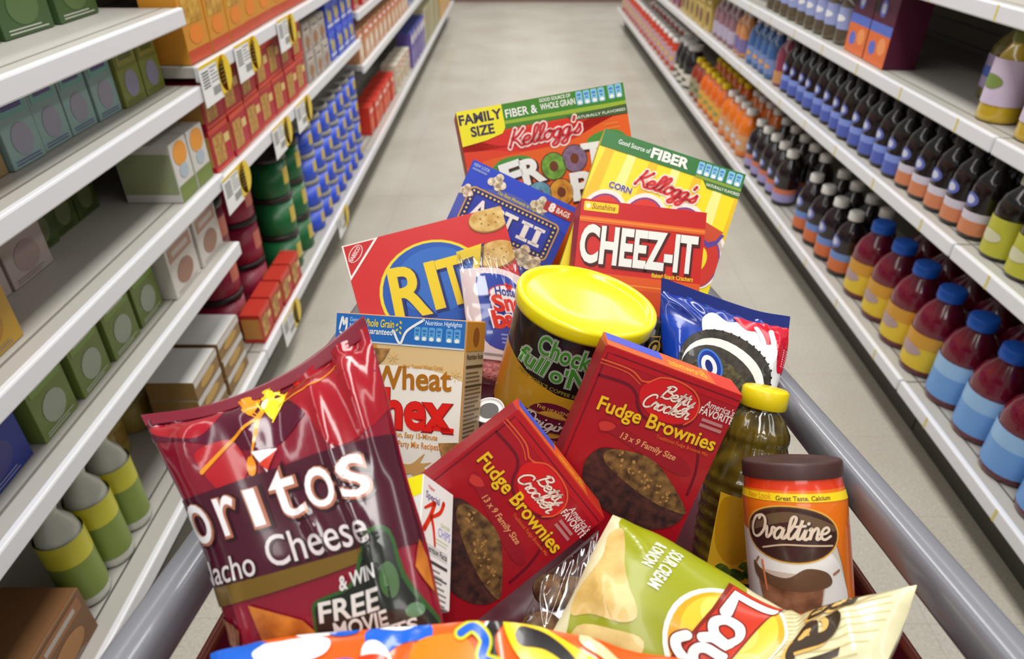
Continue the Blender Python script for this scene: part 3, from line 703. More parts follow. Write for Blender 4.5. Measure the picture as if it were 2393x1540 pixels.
for s in (-1, 1):
    for y in (.14, 1.0):
        x = rx(y, s) + (s * .005 if y < .5 else -s * .02)
        mb = MB(); mx = Matrix.Translation(cl((x, y, .062))) @ Matrix.Rotation(math.pi / 2, 4, 'Y')
        mb.lathe([(.02, -.015), (.058, -.015), (.062, -.009), (.062, .009), (.058, .015), (.02, .015)], M((40, 40, 42), .5), 20, mx)
        w = mb.build('wheel', cart)
        mb = MB(); mb.box(*cl((x - .024, y - .014, .05)), *cl((x - .018, y + .014, .19)), RAILM); mb.box(*cl((x + .018, y - .014, .05)), *cl((x + .024, y + .014, .19)), RAILM)
        mb.box(*cl((x - .024, y - .014, .186)), *cl((x + .024, y + .014, .196)), RAILM)
        mb.build('fork', w)
# ------------------------------------------------------------------ boxed groceries in the cart
FRAY = .0012
def box_root(name, eul, loc, dims, label, cat='box', group=None, scale=1.0):
    r = empty(name, loc, eul, label, cat, group); r.scale = (scale,) * 3; return r, dims[0], dims[1], dims[2]
def shell(root, w, h, d, face, side=None, back=None, top=None):
    """carton body with its front face left to the printed panel"""
    mb = MB(); m = M(side or face, .42)
    mb.box(0, .0006, -h, w, d, 0, m, FRAY)
    return mb.build('carton', root)
def panel(root, A, w, h, name='front_panel', face=None, y=0.0006):
    mb = MB(); m = M(face, .36, coat=.25)
    mb.box(0.0004, y - .0007, -h + .0004, w - .0004, y - .0001, -.0004, m)
    A.bake(mb, front(y - .0007), clip=(.5, .5, w * 1000 - .5, h * 1000 - .5)); return mb.build(name, root)
def nutrition(A, x, y, w, h, n, L, m1, m2):
    for k in range(n):
        xx = x + w * k / n; A.rrect(xx + w * .04 / n, y, xx + w * .9 / n, y + h, min(w / n, h) * .18, m1, L)
        A.ell(xx + w * .47 / n, y + h * .82, w * .3 / n, h * .14, M(WHITE), L + 1); A.rect(xx + w * .2 / n, y + h * .18, xx + w * .7 / n, y + h * .34, m2, L + 1); A.rect(xx + w * .28 / n, y + h * .45, xx + w * .62 / n, y + h * .56, m2, L + 1)

# --- tall orange loop-cereal box
r, w, h, d = box_root('cereal_box', (-0.4304, -0.1246, 0.1916), (-0.0967, 1.0688, 1.077), (.2695, .341, .077), 'orange and red family-size cereal box, tallest at the back of the heap', 'cereal box')
shell(r, w, h, d, (206, 84, 24))
A = Art(); OR = (226, 92, 18); RED = (214, 34, 16)
A.blob([(-5, 40), (60, 62), (140, 60), (285, 30), (285, 60), (250, 92), (160, 84), (60, 96), (-5, 110)], M(RED), 1)
A.rect(0, 40, 280, 66, M(RED), 1); A.poly([(0, 62), (40, 66), (90, 76), (150, 84), (275, 60), (275, 98), (0, 98)], M((222, 60, 18)), 2)
A.blob([(-20, 120), (20, 84), (90, 78), (160, 76), (290, 66), (290, 360), (-20, 360)], M(OR), 3)
A.rect(66, -1, 271, 34, M((60, 130, 30)), 4); A.poly([(66, 26), (271, 28), (271, 35), (66, 31)], M((150, 176, 50)), 5); A.rect(66, 34, 271, 38, M((70, 122, 40)), 4)
A.poly([(170, 36), (271, 33), (271, 48), (178, 44)], M((60, 90, 44)), 5); A.text('NATURALLY FLAVORED', 182, 43, 4, M((214, 220, 206)), 6, w=84)
A.poly([(0, 0), (72, 0), (72, 36), (66, 44), (40, 50), (0, 54)], M((240, 228, 30)), 6)
A.text('FAMILY', 3, 21, 14, M((56, 40, 70)), 7, w=66, bold=.035); A.text('SIZE', 18, 41, 14, M((56, 40, 70)), 7, w=36, bold=.035)
A.text('FIBER &', 76, 22, 12, M(WHITE), 6, w=50, bold=.02); A.text('WHOLE GRAIN', 132, 20, 9, M(WHITE), 6, w=56, bold=.02); A.text('GOOD SOURCE OF', 132, 8, 5, M(WHITE), 6, w=50)
nutrition(A, 190, 2, 48, 21, 4, 6, M((130, 190, 220)), M((70, 130, 190))); nutrition(A, 242, 1, 24, 21, 2, 6, M((130, 190, 220)), M((70, 130, 190)))
A.script("Kellogg's", 72, 68, 26, 118, 8.5, M((246, 214, 206)), 7, slant=.35, rot=-2); A.script("Kellogg's", 72, 68, 26, 118, 3.6, M((200, 34, 44)), 8, slant=.35, rot=-2)
A.blob([(24, 118), (50, 86), (86, 82), (104, 92), (70, 112)], M((74, 140, 50)), 4); A.blob([(196, 80), (220, 68), (252, 72), (266, 96), (230, 92)], M((74, 140, 50)), 4)
for (ch, x, y, hh, ww, rr) in (('F', 58, 133, 40, 28, -8), ('R', 88, 128, 36, 30, -6), ('T', 186, 122, 38, 34, 2), ('L', 62, 178, 40, 26, -6), ('P', 162, 166, 40, 30, 0), ('S', 200, 164, 40, 28, 4)):
    A.text(ch, x + 1.5, y + 2, hh, M((70, 24, 30)), 8, w=ww, bold=.075, rot=rr, wmeas=1); A.text(ch, x, y, hh, M(WHITE), 9, w=ww, bold=.045, rot=rr, wmeas=1)
for (x, y, c1, c2) in ((137, 108, (126, 176, 60), (90, 130, 44)), (172, 102, (140, 110, 140), (110, 84, 110)), (107, 148, (120, 170, 190), (80, 130, 150)), (142, 150, (224, 160, 50), (180, 110, 30))):
    A.ell(x, y, 21, 22, M((90, 40, 24)), 8); A.ell(x, y, 19.5, 20.5, MN('loop_%d' % c1[0], c2, c1, 90, .6), 9); A.ell(x, y, 7, 8, M((110, 50, 24)), 10)
A.lines(228, 58, 256, 3, 7, 2, M((226, 130, 40)), 6, .5)
panel(r, A, w, h, face=OR)

# --- yellow corn-cereal box
r, w, h, d = box_root('cereal_box', (-0.649, 0.2602, -0.1784), (0.1213, 0.9511, 1.0889), (.2067, .2915, .0636), 'yellow cereal box with green top band, leaning behind the red cheese cracker box', 'cereal box')
shell(r, w, h, d, (214, 190, 30))
A = Art(); YE = (242, 222, 22)
for k in range(7): A.poly([(10 + k * 32, 22), (22 + k * 32, 22), (14 + k * 34, 150), (-6 + k * 34, 150)], M((246, 236, 140)) if k % 2 else M((232, 190, 20)), 1)
A.rect(0, -1, 208, 25, M((44, 116, 50)), 3); A.poly([(150, 24), (208, 24), (208, 37), (160, 36)], M((60, 110, 44)), 3); A.rect(140, 22, 208, 26, M((130, 160, 50)), 4)
A.text('Good Source of', 24, 15, 6.5, M((214, 226, 214)), 5, w=46); A.text('FIBER', 73, 19, 13.5, M(WHITE), 5, w=52, bold=.04)
nutrition(A, 139, 3, 40, 18, 4, 5, M((130, 190, 220)), M((70, 130, 190))); nutrition(A, 182, 3, 22, 18, 2, 5, M((130, 190, 220)), M((70, 130, 190))); A.text('NATURALLY FLAVORED', 158, 33, 4, M((226, 230, 210)), 5, w=48)
A.script("Kellogg's", 62, 62, 23, 88, 8, M((246, 226, 206)), 6, slant=.35); A.script("Kellogg's", 62, 62, 23, 88, 3.6, M((200, 34, 44)), 7, slant=.35)
A.text('CORN', 30, 77, 8, M(WHITE), 6, w=32, bold=.06, wmeas=1); A.text('CORN', 30, 77, 8, M((60, 60, 150)), 7, w=32, bold=.03, wmeas=1)
WH = M((248, 232, 222)); RP = M((206, 44, 24))
for (cx, cy, rx_, ry_) in ((36, 122, 34, 42), (90, 110, 34, 42), (146, 106, 34, 42), (186, 134, 26, 40)):
    A.ell(cx, cy, rx_, ry_, WH, 4); A.ell(cx, cy + 2, rx_ - 4, ry_ - 4, M((120, 60, 130)), 5); A.ell(cx, cy + 3, rx_ - 6, ry_ - 6, RP, 6)
A.ell(190, 108, 18, 16, WH, 4); A.poly([(170, 84), (203, 92), (196, 108), (186, 116), (168, 104)], M((90, 60, 150)), 7); A.poly([(166, 80), (200, 88), (194, 102), (184, 108), (166, 98)], M((200, 70, 30)), 8)
A.ell(178, 134, 12, 18, M(YE), 8)
panel(r, A, w, h, face=YE)

# --- red cheese cracker box
r, w, h, d = box_root('cracker_box', (-0.623, 0.1071, -0.0309), (0.08, 0.806, 1.0458), (.1537, .170, .0636), 'red cheese cracker box with tall white block lettering, behind the yellow lid', 'cracker box', scale=1.0377)
shell(r, w, h, d, (196, 30, 20))
A = Art(); RD = (206, 28, 16)
A.rect(0, 0, 154, 22, M((196, 18, 20)), 1); A.rect(0, 21, 154, 28, M((226, 96, 20)), 2); A.rect(0, 23, 154, 25.5, M((236, 130, 40)), 3); A.rect(0, 88, 154, 104, M((222, 84, 16)), 2); A.rect(0, 98, 154, 100, M((236, 130, 40)), 3); A.rect(0, 104, 154, 230, M((206, 70, 16)), 2)
A.rrect(4, 3, 46, 14.5, 2, M((236, 200, 30)), 3); A.text('Sunshine', 14, 11.5, 6.5, M((170, 110, 10)), 4, w=28, slant=.2); A.ell(9, 8.5, 3, 3, M((246, 236, 200)), 4)
for L, b, c, dx in ((5, .07, (70, 14, 12), 1.6), (6, .036, WHITE, 0)):
    A.text('CHEEZ-IT', 5 + dx, 75 + dx, 42, M(c), L, w=140, bold=b, wmeas=1)
A.text('Baked Snack Crackers', 94, 86, 5.4, M((236, 200, 40)), 4, w=50)
panel(r, A, w, h, face=RD)

# --- blue popcorn box
r, w, h, d = box_root('popcorn_box', (-0.5162, 0.4008, -0.1628), (-0.0623, 0.9371, 1.0491), (.1635, .1853, .0654), 'royal blue microwave popcorn box tilted between the cereal boxes and the round-cracker box', 'box')
shell(r, w, h, d, (24, 44, 130))
A = Art(); BL = (30, 56, 170)
A.blob([(0, 0), (60, -4), (164, 0), (164, 40), (120, 26), (60, 22), (0, 40)], M((40, 70, 200)), 1)
GO = M((206, 160, 70))
A.rrect(12, 33, 152, 90, 8, GO, 2); A.rrect(14, 35, 150, 88, 7, M((30, 38, 110)), 3)
for k in range(21):
    A.ell(19 + k * 6.3, 39, 1.7, 1.7, M((236, 200, 110)), 4, 0, 8); A.ell(19 + k * 6.3, 84, 1.7, 1.7, M((236, 200, 110)), 4, 0, 8)
for k in range(6):
    A.ell(18.5, 46 + k * 6.5, 1.7, 1.7, M((236, 200, 110)), 4, 0, 8); A.ell(145.5, 46 + k * 6.5, 1.7, 1.7, M((236, 200, 110)), 4, 0, 8)
A.rrect(23, 43, 141, 80, 4, M((44, 60, 170)), 4)
A.text('ACT', 27, 76, 27, M((20, 24, 80)), 5, w=66, bold=.045, wmeas=1); A.text('ACT', 26, 75, 27, M(WHITE), 6, w=66, bold=.022, wmeas=1)
for x in (99, 118):
    A.rect(x, 48, x + 17, 52.5, M(WHITE), 6); A.rect(x, 70.5, x + 17, 75, M(WHITE), 6); A.rect(x + 4.5, 50, x + 12.5, 73, M(WHITE), 6); A.rect(x + 1, 49, x + 18, 76, M((20, 24, 80)), 5) if 0 else None
PC_ = MN('popcorn_photo', (206, 186, 140), (246, 240, 222), 160, .6)
def pop(x, y, s): 
    for dx, dy, q in ((0, 0, 1), (-.8, .3, .7), (.8, .2, .75), (.1, -.7, .7), (.3, .7, .6)): A.ell(x + dx * s * 10, y + dy * s * 10, 8 * s * q, 8 * s * q, PC_, 7, 0, 16)
pop(44, 15, 1.0); pop(112, 18, 1.0); pop(118, 94, 1.3); pop(140, 100, 1.1); pop(8, 44, .8); pop(30, 110, 1.2); pop(80, 120, 1.4)
A.text('NEW LOOK', 4, 8, 4.4, M((170, 190, 236)), 5, w=24); A.rect(4, 10, 26, 13.4, M((120, 140, 206)), 5)
A.text('The Best Moments in Popcorn!', 50, 30, 5, M((206, 190, 60)), 5, w=72)
A.rrect(118, 8, 162, 22, 2, M((170, 36, 30)), 8); A.text('8', 126, 20, 11, M((246, 230, 226)), 9, bold=.06); A.text('BAGS', 137, 18.5, 7, M((236, 214, 210)), 9, w=20, bold=.03)
panel(r, A, w, h, face=BL)

# --- red round-cracker box
r, w, h, d = box_root('cracker_box', (-0.6088, -0.1644, 0.2451), (-0.2289, 0.7993, 0.9808), (.21, .196, .050), 'red round-cracker box with big blue circle, leftmost tall box of the heap', 'cracker box', scale=1.0292)
shell(r, w, h, d, (180, 20, 22))
A = Art(); RR = (208, 22, 24)
A.poly([(0, 0), (48, 0), (0, 46)], M(WHITE), 2); A.poly([(2.5, 2), (42, 2), (2.5, 40)], M((196, 24, 26)), 3); A.ell(15, 14, 12.5, 7, M(WHITE), 4, -45); A.ell(15, 14, 11.7, 6.2, M((196, 24, 26)), 5, -45); A.text('NABISCO', 7.5, 24, 4.6, M((240, 220, 220)), 6, w=22, rot=-45, bold=.02)
A.ell(100, 84, 71, 64, M((240, 214, 40)), 2); A.ell(100, 84, 67, 61, M((26, 84, 176)), 3); A.ell(104, 72, 52, 42, M((44, 104, 190)), 4)
def ritz(m, L, b, dx, dy):
    A.text('R', 44 + dx, 107 + dy, 62, m, L, w=42, bold=b, slant=.0, wmeas=1, rot=4)
    A.text('I', 96 + dx, 107 + dy, 58, m, L, w=9, bold=b, wmeas=1, rot=0); A.text('T', 110 + dx, 108 + dy, 58, m, L, w=32, bold=b, wmeas=1, rot=-1); A.text('Z', 142 + dx, 106 + dy, 60, m, L, w=32, bold=b, wmeas=1, rot=-4)
ritz(M((20, 36, 110)), 6, .045, 2, 2.5); ritz(M((236, 204, 30)), 7, .025, 0, 0)
CR = MN('round_cracker_photo', (196, 150, 70), (232, 200, 130), 70, .6)
for x, y, q in ((190, 14, 1), (188, 60, 1.05), (196, 150, 1.1)):
    A.ell(x, y, 27 * q, 17 * q, M((150, 100, 40)), 5); A.ell(x, y - 1, 26 * q, 16 * q, CR, 6)
    for k in range(7): A.ell(x + 12 * q * math.cos(k * .9), y + 7 * q * math.sin(k * .9), 1.3, 1.0, M((140, 90, 40)), 7, 0, 8)
panel(r, A, w, h, face=RR)

# --- wheat cereal box with side panel
r, w, h, d = box_root('cereal_box', (-0.5563, -0.1327, -0.3186), (-0.1882, 0.6061, 1.0004), (.148, .225, .05), 'tan and white wheat cereal box with blue top band, behind the red chip bag', 'cereal box')
shell(r, w, h, d, (206, 140, 60))
A = Art(); TN = (222, 190, 136)
A.rect(0, 30, 50, 110, M((214, 140, 30)), 1); A.poly([(0, 28), (20, 28), (20, 60), (60, 110), (60, 225), (0, 225)], M((216, 150, 50)), 1)
A.blob([(30, 70), (60, 50), (148, 60), (160, 110), (150, 170), (90, 176), (40, 150)], M((240, 234, 222)), 2)
A.rect(0, -1, 149, 27.5, M((34, 104, 184)), 4); A.rect(0, 27, 149, 29, M((200, 214, 226)), 4)
A.stroke([(5, 17), (8, 4), (10, 12), (13, 5), (13, 16), (10, 22), (6, 20)], 2.2, M(WHITE), 6); A.text('General', 17, 8, 4, M((150, 190, 226)), 5, w=14); A.text('Mills', 17, 14, 4, M((150, 190, 226)), 5, w=11)
A.text('Whole Grain', 31, 12, 7.6, M((226, 200, 60)), 6, w=38, bold=.02, slant=.1); A.text('Guaranteed', 34, 19.5, 6, M(WHITE), 6, w=34, bold=.015, slant=.1)
for k in range(5): A.ell(74.5 + (-1) ** k * 2, 6 + k * 2.6, 1.9, 1.1, M((214, 196, 60)), 6, 50 * (-1) ** k, 10)
A.stroke([(69, 15), (77, 27), (84, 14), (102, 2)], 2.6, M(WHITE), 7, smooth=True)
A.text('Nutrition Highlights', 104, 6.5, 4.2, M((200, 220, 240)), 6, w=40, slant=.15); nutrition(A, 92, 9, 32, 14, 4, 6, M((90, 160, 214)), M((50, 110, 180))); nutrition(A, 127, 9, 17, 14, 2, 6, M((90, 160, 214)), M((50, 110, 180)))
SQ = MN('shredded_square_photo', (120, 80, 36), (190, 140, 76), 90, .7)
A.poly([(42, 34), (66, 33), (60, 44), (48, 56), (40, 50)], SQ, 5)
A.text('Wheat', 49, 74, 22, M((176, 108, 14)), 6, w=87, bold=.025, rot=-3, wmeas=1); A.text('Oven Toasted Wheat Cereal', 82, 51, 3.6, M((206, 150, 60)), 6, w=44, rot=-2)
A.text('Chex', 27, 114.5, 38, M((150, 20, 20)), 6, w=110, bold=.05, rot=-2.5, wmeas=1); A.text('Chex', 27, 114, 38, M((226, 26, 18)), 7, w=110, bold=.032, rot=-2.5, wmeas=1)
A.rect(118, 106, 142, 110, M((226, 26, 18)), 7)
A.text('Fun, Easy 15-Minute', 77, 121, 5, M((206, 140, 50)), 6, w=48, rot=-2); A.text('Chex Party Mix Recipes!', 66, 131, 6, M((206, 130, 40)), 6, w=62, rot=-2, bold=.01)
A.poly([(126, 122), (148, 119), (148, 150), (134, 148)], SQ, 6)
A.blob([(75, 158), (86, 148), (98, 146), (112, 134), (108, 144), (120, 142), (112, 148), (120, 152), (108, 154), (106, 164), (98, 156), (84, 162)], M((206, 160, 96)), 6)
A.blob([(70, 188), (90, 172), (120, 168), (150, 170), (150, 230), (60, 230)], M((206, 160, 50)), 5); A.lines(84, 176, 116, 2, 8, 2.5, M((120, 80, 20)), 7, .2)
for x, y in ((140, 54), (70, 42)):
    for a in range(4): A.stroke([(x - 6 * math.cos(a * .8), y - 6 * math.sin(a * .8)), (x + 6 * math.cos(a * .8), y + 6 * math.sin(a * .8))], .8, M((226, 190, 120)), 6, False)
panel(r, A, w, h, face=TN)
mb = MB(); mb.box(w - .0002, .002, -h + .001, w + .0004, d - .002, -.001, M((196, 176, 140), .45))
A = Art(); A.rect(2, 1, 48, 30, M((206, 140, 50)), 1); A.ell(25, 16, 8, 10, M((150, 90, 40)), 2); A.text('Nutrition Facts', 5, 38, 5, M((70, 56, 40)), 2, w=40); A.rect(4, 44, 46, 47, M((70, 56, 40)), 2); A.lines(5, 51, 45, 26, 4.2, 1.6, M((110, 92, 70)), 2, .35); A.rect(4, 64, 46, 66, M((70, 56, 40)), 3); A.rect(4, 164, 46, 166, M((70, 56, 40)), 3); A.rect(2, 168, 48, 224, M((186, 180, 170)), 1); A.lines(6, 172, 44, 10, 4.6, 1.6, M((120, 112, 100)), 2, .3)
A.bake(mb, right_side(w + .0004)); mb.build('side_panel', r)

# --- two brownie mix boxes
def brownie(eul, loc, label, scale):
    r, w, h, d = box_root('brownie_mix_box', eul, loc, (.14, .19, .04), label, 'brownie mix box', 'red brownie mix boxes', scale)
    shell(r, w, h, d, (150, 18, 36))
    A = Art(); RB = (166, 16, 32); DK = M((104, 12, 32)); OG = M((226, 92, 50))
    A.rect(0, 0, 140, 12, M((180, 18, 30)), 1)
    A.stroke([(4, 190), (4, 6), (12, 6), (138, 6)], 1.2, DK, 2, False)
    A.stroke([(0, 14), (30, 14), (44, 20), (52, 18)], 1.5, OG, 3); A.stroke([(0, 17.5), (28, 17.5), (44, 24)], .9, OG, 3)
    A.stroke([(4, 29), (32, 28), (44, 34), (50, 44), (60, 52), (80, 54), (100, 46), (106, 34)], 2.6, DK, 2)
    A.stroke([(108, 52), (120, 62), (128, 84), (130, 110)], 2.4, DK, 2)
    A.ell(76, 30, 30, 20, M((206, 24, 30)), 3, 4)
    A.stroke([(50, 20), (60, 11), (76, 8.5), (94, 12), (104, 22), (105, 36), (98, 46)], 1.5, OG, 4)
    for L, sw, c in ((5, 2.6, (120, 16, 30)), (6, 1.7, (246, 222, 206))):
        A.script('Betty', 66, 28, 13, 32, sw, M(c), L, slant=.3, rot=0); A.script('Crocker', 52, 42, 14, 46, sw, M(c), L, slant=.3, rot=-2)
    A.text('Fudge Brownies', 15, 61, 13.5, M((110, 16, 30)), 4, w=120, bold=.04, wmeas=1); A.text('Fudge Brownies', 14.5, 60.3, 13.5, M((236, 190, 30)), 5, w=120, bold=.02, wmeas=1)
    A.text('Traditional Fudge Brownie Mix', 78, 67, 3.4, M((214, 90, 40)), 5, w=54)
    A.blob([(22, 69), (36, 68), (70, 74), (110, 78), (124, 88), (110, 94), (60, 84), (34, 78), (26, 80)], M((150, 22, 36)), 4); A.blob([(22, 72), (30, 68), (38, 70), (34, 76), (26, 78)], M((196, 54, 46)), 5)
    A.text('13 x 9 Family Size', 46, 79, 6, M((226, 150, 100)), 6, w=58, rot=3, slant=.1)
    BD = MN('brownie_dark_photo', (44, 22, 24), (84, 44, 36), 130, .6); BT = MN('brownie_top_photo', (74, 50, 30), (140, 104, 56), 110, .5)
    A.blob([(24, 116), (30, 98), (46, 91), (82, 90), (110, 104), (134, 126), (128, 146), (100, 158), (60, 152), (34, 138)], BD, 5, 4)
    A.blob([(38, 98), (50, 90), (82, 88), (108, 102), (134, 124), (132, 130), (100, 128), (66, 118), (44, 108)], BT, 6, 4)
    for k in range(26):
        x = 50 + random.random() * 66; y = 93 + (x - 50) * .38 + random.random() * 14 - 3; A.ell(x, y, 1 + random.random() * 1.6, .8 + random.random(), M((176, 130, 70)), 7, random.random() * 90, 7)
    A.text("America's", 109, 22, 6.4, M((226, 206, 200)), 5, w=30, slant=.2, bold=.01); A.text('FAVORITE', 107, 30, 7, M((230, 214, 206)), 5, w=34, bold=.02); A.lines(112, 33, 136, 2, 5.5, 3.2, M((184, 120, 120)), 5, .3)
    panel(r, A, w, h, face=RB)
    mb = MB(); hb = .0055; vs = [(.0008, .0008, -.0004), (w - .0008, .0008, -.0004), (w - .0008, d - .001, -.0004), (.0008, d - .001, -.0004), (.0008, .0008, .0004), (w - .0008, .0008, .0004), (w - .0008, d - .001, hb), (.0008, d - .001, hb)]
    mb.add(vs, [(0, 3, 2, 1), (4, 5, 6, 7), (0, 1, 5, 4), (1, 2, 6, 5), (2, 3, 7, 6), (3, 0, 4, 7)], M((206, 52, 32), .4))
    A = Art(); A.rect(1, .8, 60, 38, M((226, 96, 50)), 1); A.rect(2, 16, 60, 38, M((74, 88, 196)), 2); A.rect(60, .8, 112, 38, M((226, 96, 40)), 1); A.text('Brownies', 106, 10, 18, M((236, 176, 50)), 2, w=40, slant=.2, bold=.01, rot=180)
    A.bake(mb, lambda u, v, o: (u / 1000, v / 1000, .0004 + o + (v / 1000 - .0008) * (hb - .0004) / (d - .0018))); mb.build('top_flap', r)
brownie((-0.4204, 0.3428, -0.1222), (0.0784, 0.4923, 1.0396), 'red brownie mix box standing upright, beside the yellow-capped oil bottle', .94)
brownie((-0.7537, 0.8208, -0.4634), (0.0009, 0.434, 1.0152), 'red brownie mix box tipped far over, in front of the coffee can', .87)
NETS = {
'doritos': [[(-0.2705, 0.3765, 1.0498), (-0.2203, 0.3848, 1.0545), (-0.1636, 0.4018, 1.0722), (-0.1116, 0.4261, 1.1012)], [(-0.2529, 0.3559, 1.0358), (-0.2012, 0.3636, 1.0434), (-0.1467, 0.3756, 1.0576), (-0.0955, 0.3894, 1.0744)], [(-0.2226, 0.3227, 1.0026), (-0.1753, 0.3287, 1.0116), (-0.1259, 0.3363, 1.023), (-0.0781, 0.3448, 1.0357)], [(-0.2033, 0.2929, 0.9747), (-0.1562, 0.2983, 0.9865), (-0.1075, 0.3035, 0.9982), (-0.0617, 0.3087, 1.0098)], [(-0.1895, 0.268, 0.9542), (-0.1435, 0.2673, 0.9608), (-0.0942, 0.2674, 0.9685), (-0.0487, 0.2713, 0.9819)], [(-0.1797, 0.247, 0.9396), (-0.1341, 0.2437, 0.9462), (-0.0857, 0.2427, 0.9561), (-0.0415, 0.2445, 0.9704)]] ,
'lays': [[(0.0787, 0.3825, 0.9474), (0.1208, 0.3638, 0.9397), (0.165, 0.3412, 0.926), (0.2056, 0.3192, 0.9133), (0.2233, 0.3116, 0.9227), (0.2509, 0.3102, 0.9414), (0.2854, 0.3087, 0.9598)], [(0.0603, 0.3532, 0.9377), (0.0972, 0.3376, 0.9325), (0.1358, 0.317, 0.9198), (0.1711, 0.2979, 0.9093), (0.2033, 0.2878, 0.9125), (0.2369, 0.2896, 0.9338), (0.2725, 0.2907, 0.954)], [(0.0431, 0.3228, 0.9263), (0.0749, 0.3085, 0.921), (0.1065, 0.2912, 0.9111), (0.1385, 0.2726, 0.8992), (0.1766, 0.2645, 0.9032), (0.2189, 0.268, 0.9246), (0.258, 0.2732, 0.9488)], [(0.023, 0.2919, 0.9142), (0.051, 0.2773, 0.9062), (0.0774, 0.263, 0.8988), (0.1075, 0.2474, 0.8894), (0.1496, 0.2421, 0.8952), (0.2016, 0.2463, 0.9155), (0.2423, 0.2553, 0.9431)]] ,
'orange': [[(-0.1834, 0.2345, 0.9897), (-0.1297, 0.24, 0.9985), (-0.0654, 0.2432, 1.0038), (-0.0115, 0.245, 1.007), (0.0346, 0.2405, 1.0008), (0.0755, 0.2341, 0.9918), (0.1315, 0.2307, 0.9871)], [(-0.1745, 0.2162, 0.9898), (-0.1247, 0.2189, 0.9947), (-0.0628, 0.2204, 0.9975), (-0.0109, 0.2204, 0.9982), (0.0359, 0.2177, 0.9949), (0.08, 0.2136, 0.9895), (0.1264, 0.2109, 0.9862)], [(-0.1629, 0.1948, 0.985), (-0.1197, 0.1947, 0.9859), (-0.0602, 0.1947, 0.9868), (-0.0103, 0.1947, 0.9877), (0.0346, 0.1933, 0.9867), (0.0769, 0.192, 0.9856), (0.1167, 0.1906, 0.9846)], [(-0.1517, 0.1756, 0.9837), (-0.1148, 0.1742, 0.9828), (-0.0576, 0.1742, 0.9839), (-0.0098, 0.1742, 0.985), (0.0332, 0.1728, 0.9842), (0.0738, 0.1727, 0.9853), (0.1073, 0.1725, 0.9864)]] ,
'clear': [[(0.0244, 0.3727, 0.8823), (0.0457, 0.3835, 0.894), (0.0716, 0.3966, 0.9088)], [(0.0107, 0.3493, 0.8713), (0.0376, 0.3575, 0.8803), (0.0664, 0.3657, 0.8893)], [(0.0001, 0.3295, 0.8657), (0.0298, 0.3303, 0.8649), (0.0614, 0.331, 0.8641)], [(-0.0049, 0.3066, 0.8552), (0.0292, 0.305, 0.8524), (0.0599, 0.3034, 0.8495)]] ,
'sno': [[(-0.0775, 0.7731, 0.9766), (-0.0322, 0.783, 0.9747), (0.0074, 0.7838, 0.959)], [(-0.0707, 0.7448, 0.9336), (-0.021, 0.7514, 0.9266), (0.0098, 0.7542, 0.9141)], [(-0.0639, 0.715, 0.8883), (-0.0125, 0.7198, 0.8786), (0.0101, 0.7249, 0.8698)], [(-0.0572, 0.6872, 0.8462), (-0.0095, 0.6911, 0.8352), (0.0081, 0.6984, 0.8296)]] ,
'oreo': [[(0.1624, 0.6718, 0.9942), (0.2131, 0.6627, 0.9797), (0.2663, 0.6533, 0.9648), (0.3064, 0.6491, 0.958)], [(0.1596, 0.6449, 0.9668), (0.2086, 0.638, 0.9573), (0.2561, 0.6284, 0.9439), (0.2987, 0.6215, 0.9344)], [(0.1621, 0.6126, 0.9312), (0.2042, 0.6058, 0.9236), (0.2509, 0.5963, 0.9117), (0.2842, 0.5926, 0.9089)], [(0.1654, 0.5783, 0.8925), (0.2069, 0.5702, 0.8845), (0.2435, 0.5634, 0.8785), (0.2704, 0.5603, 0.8784)]] ,
}
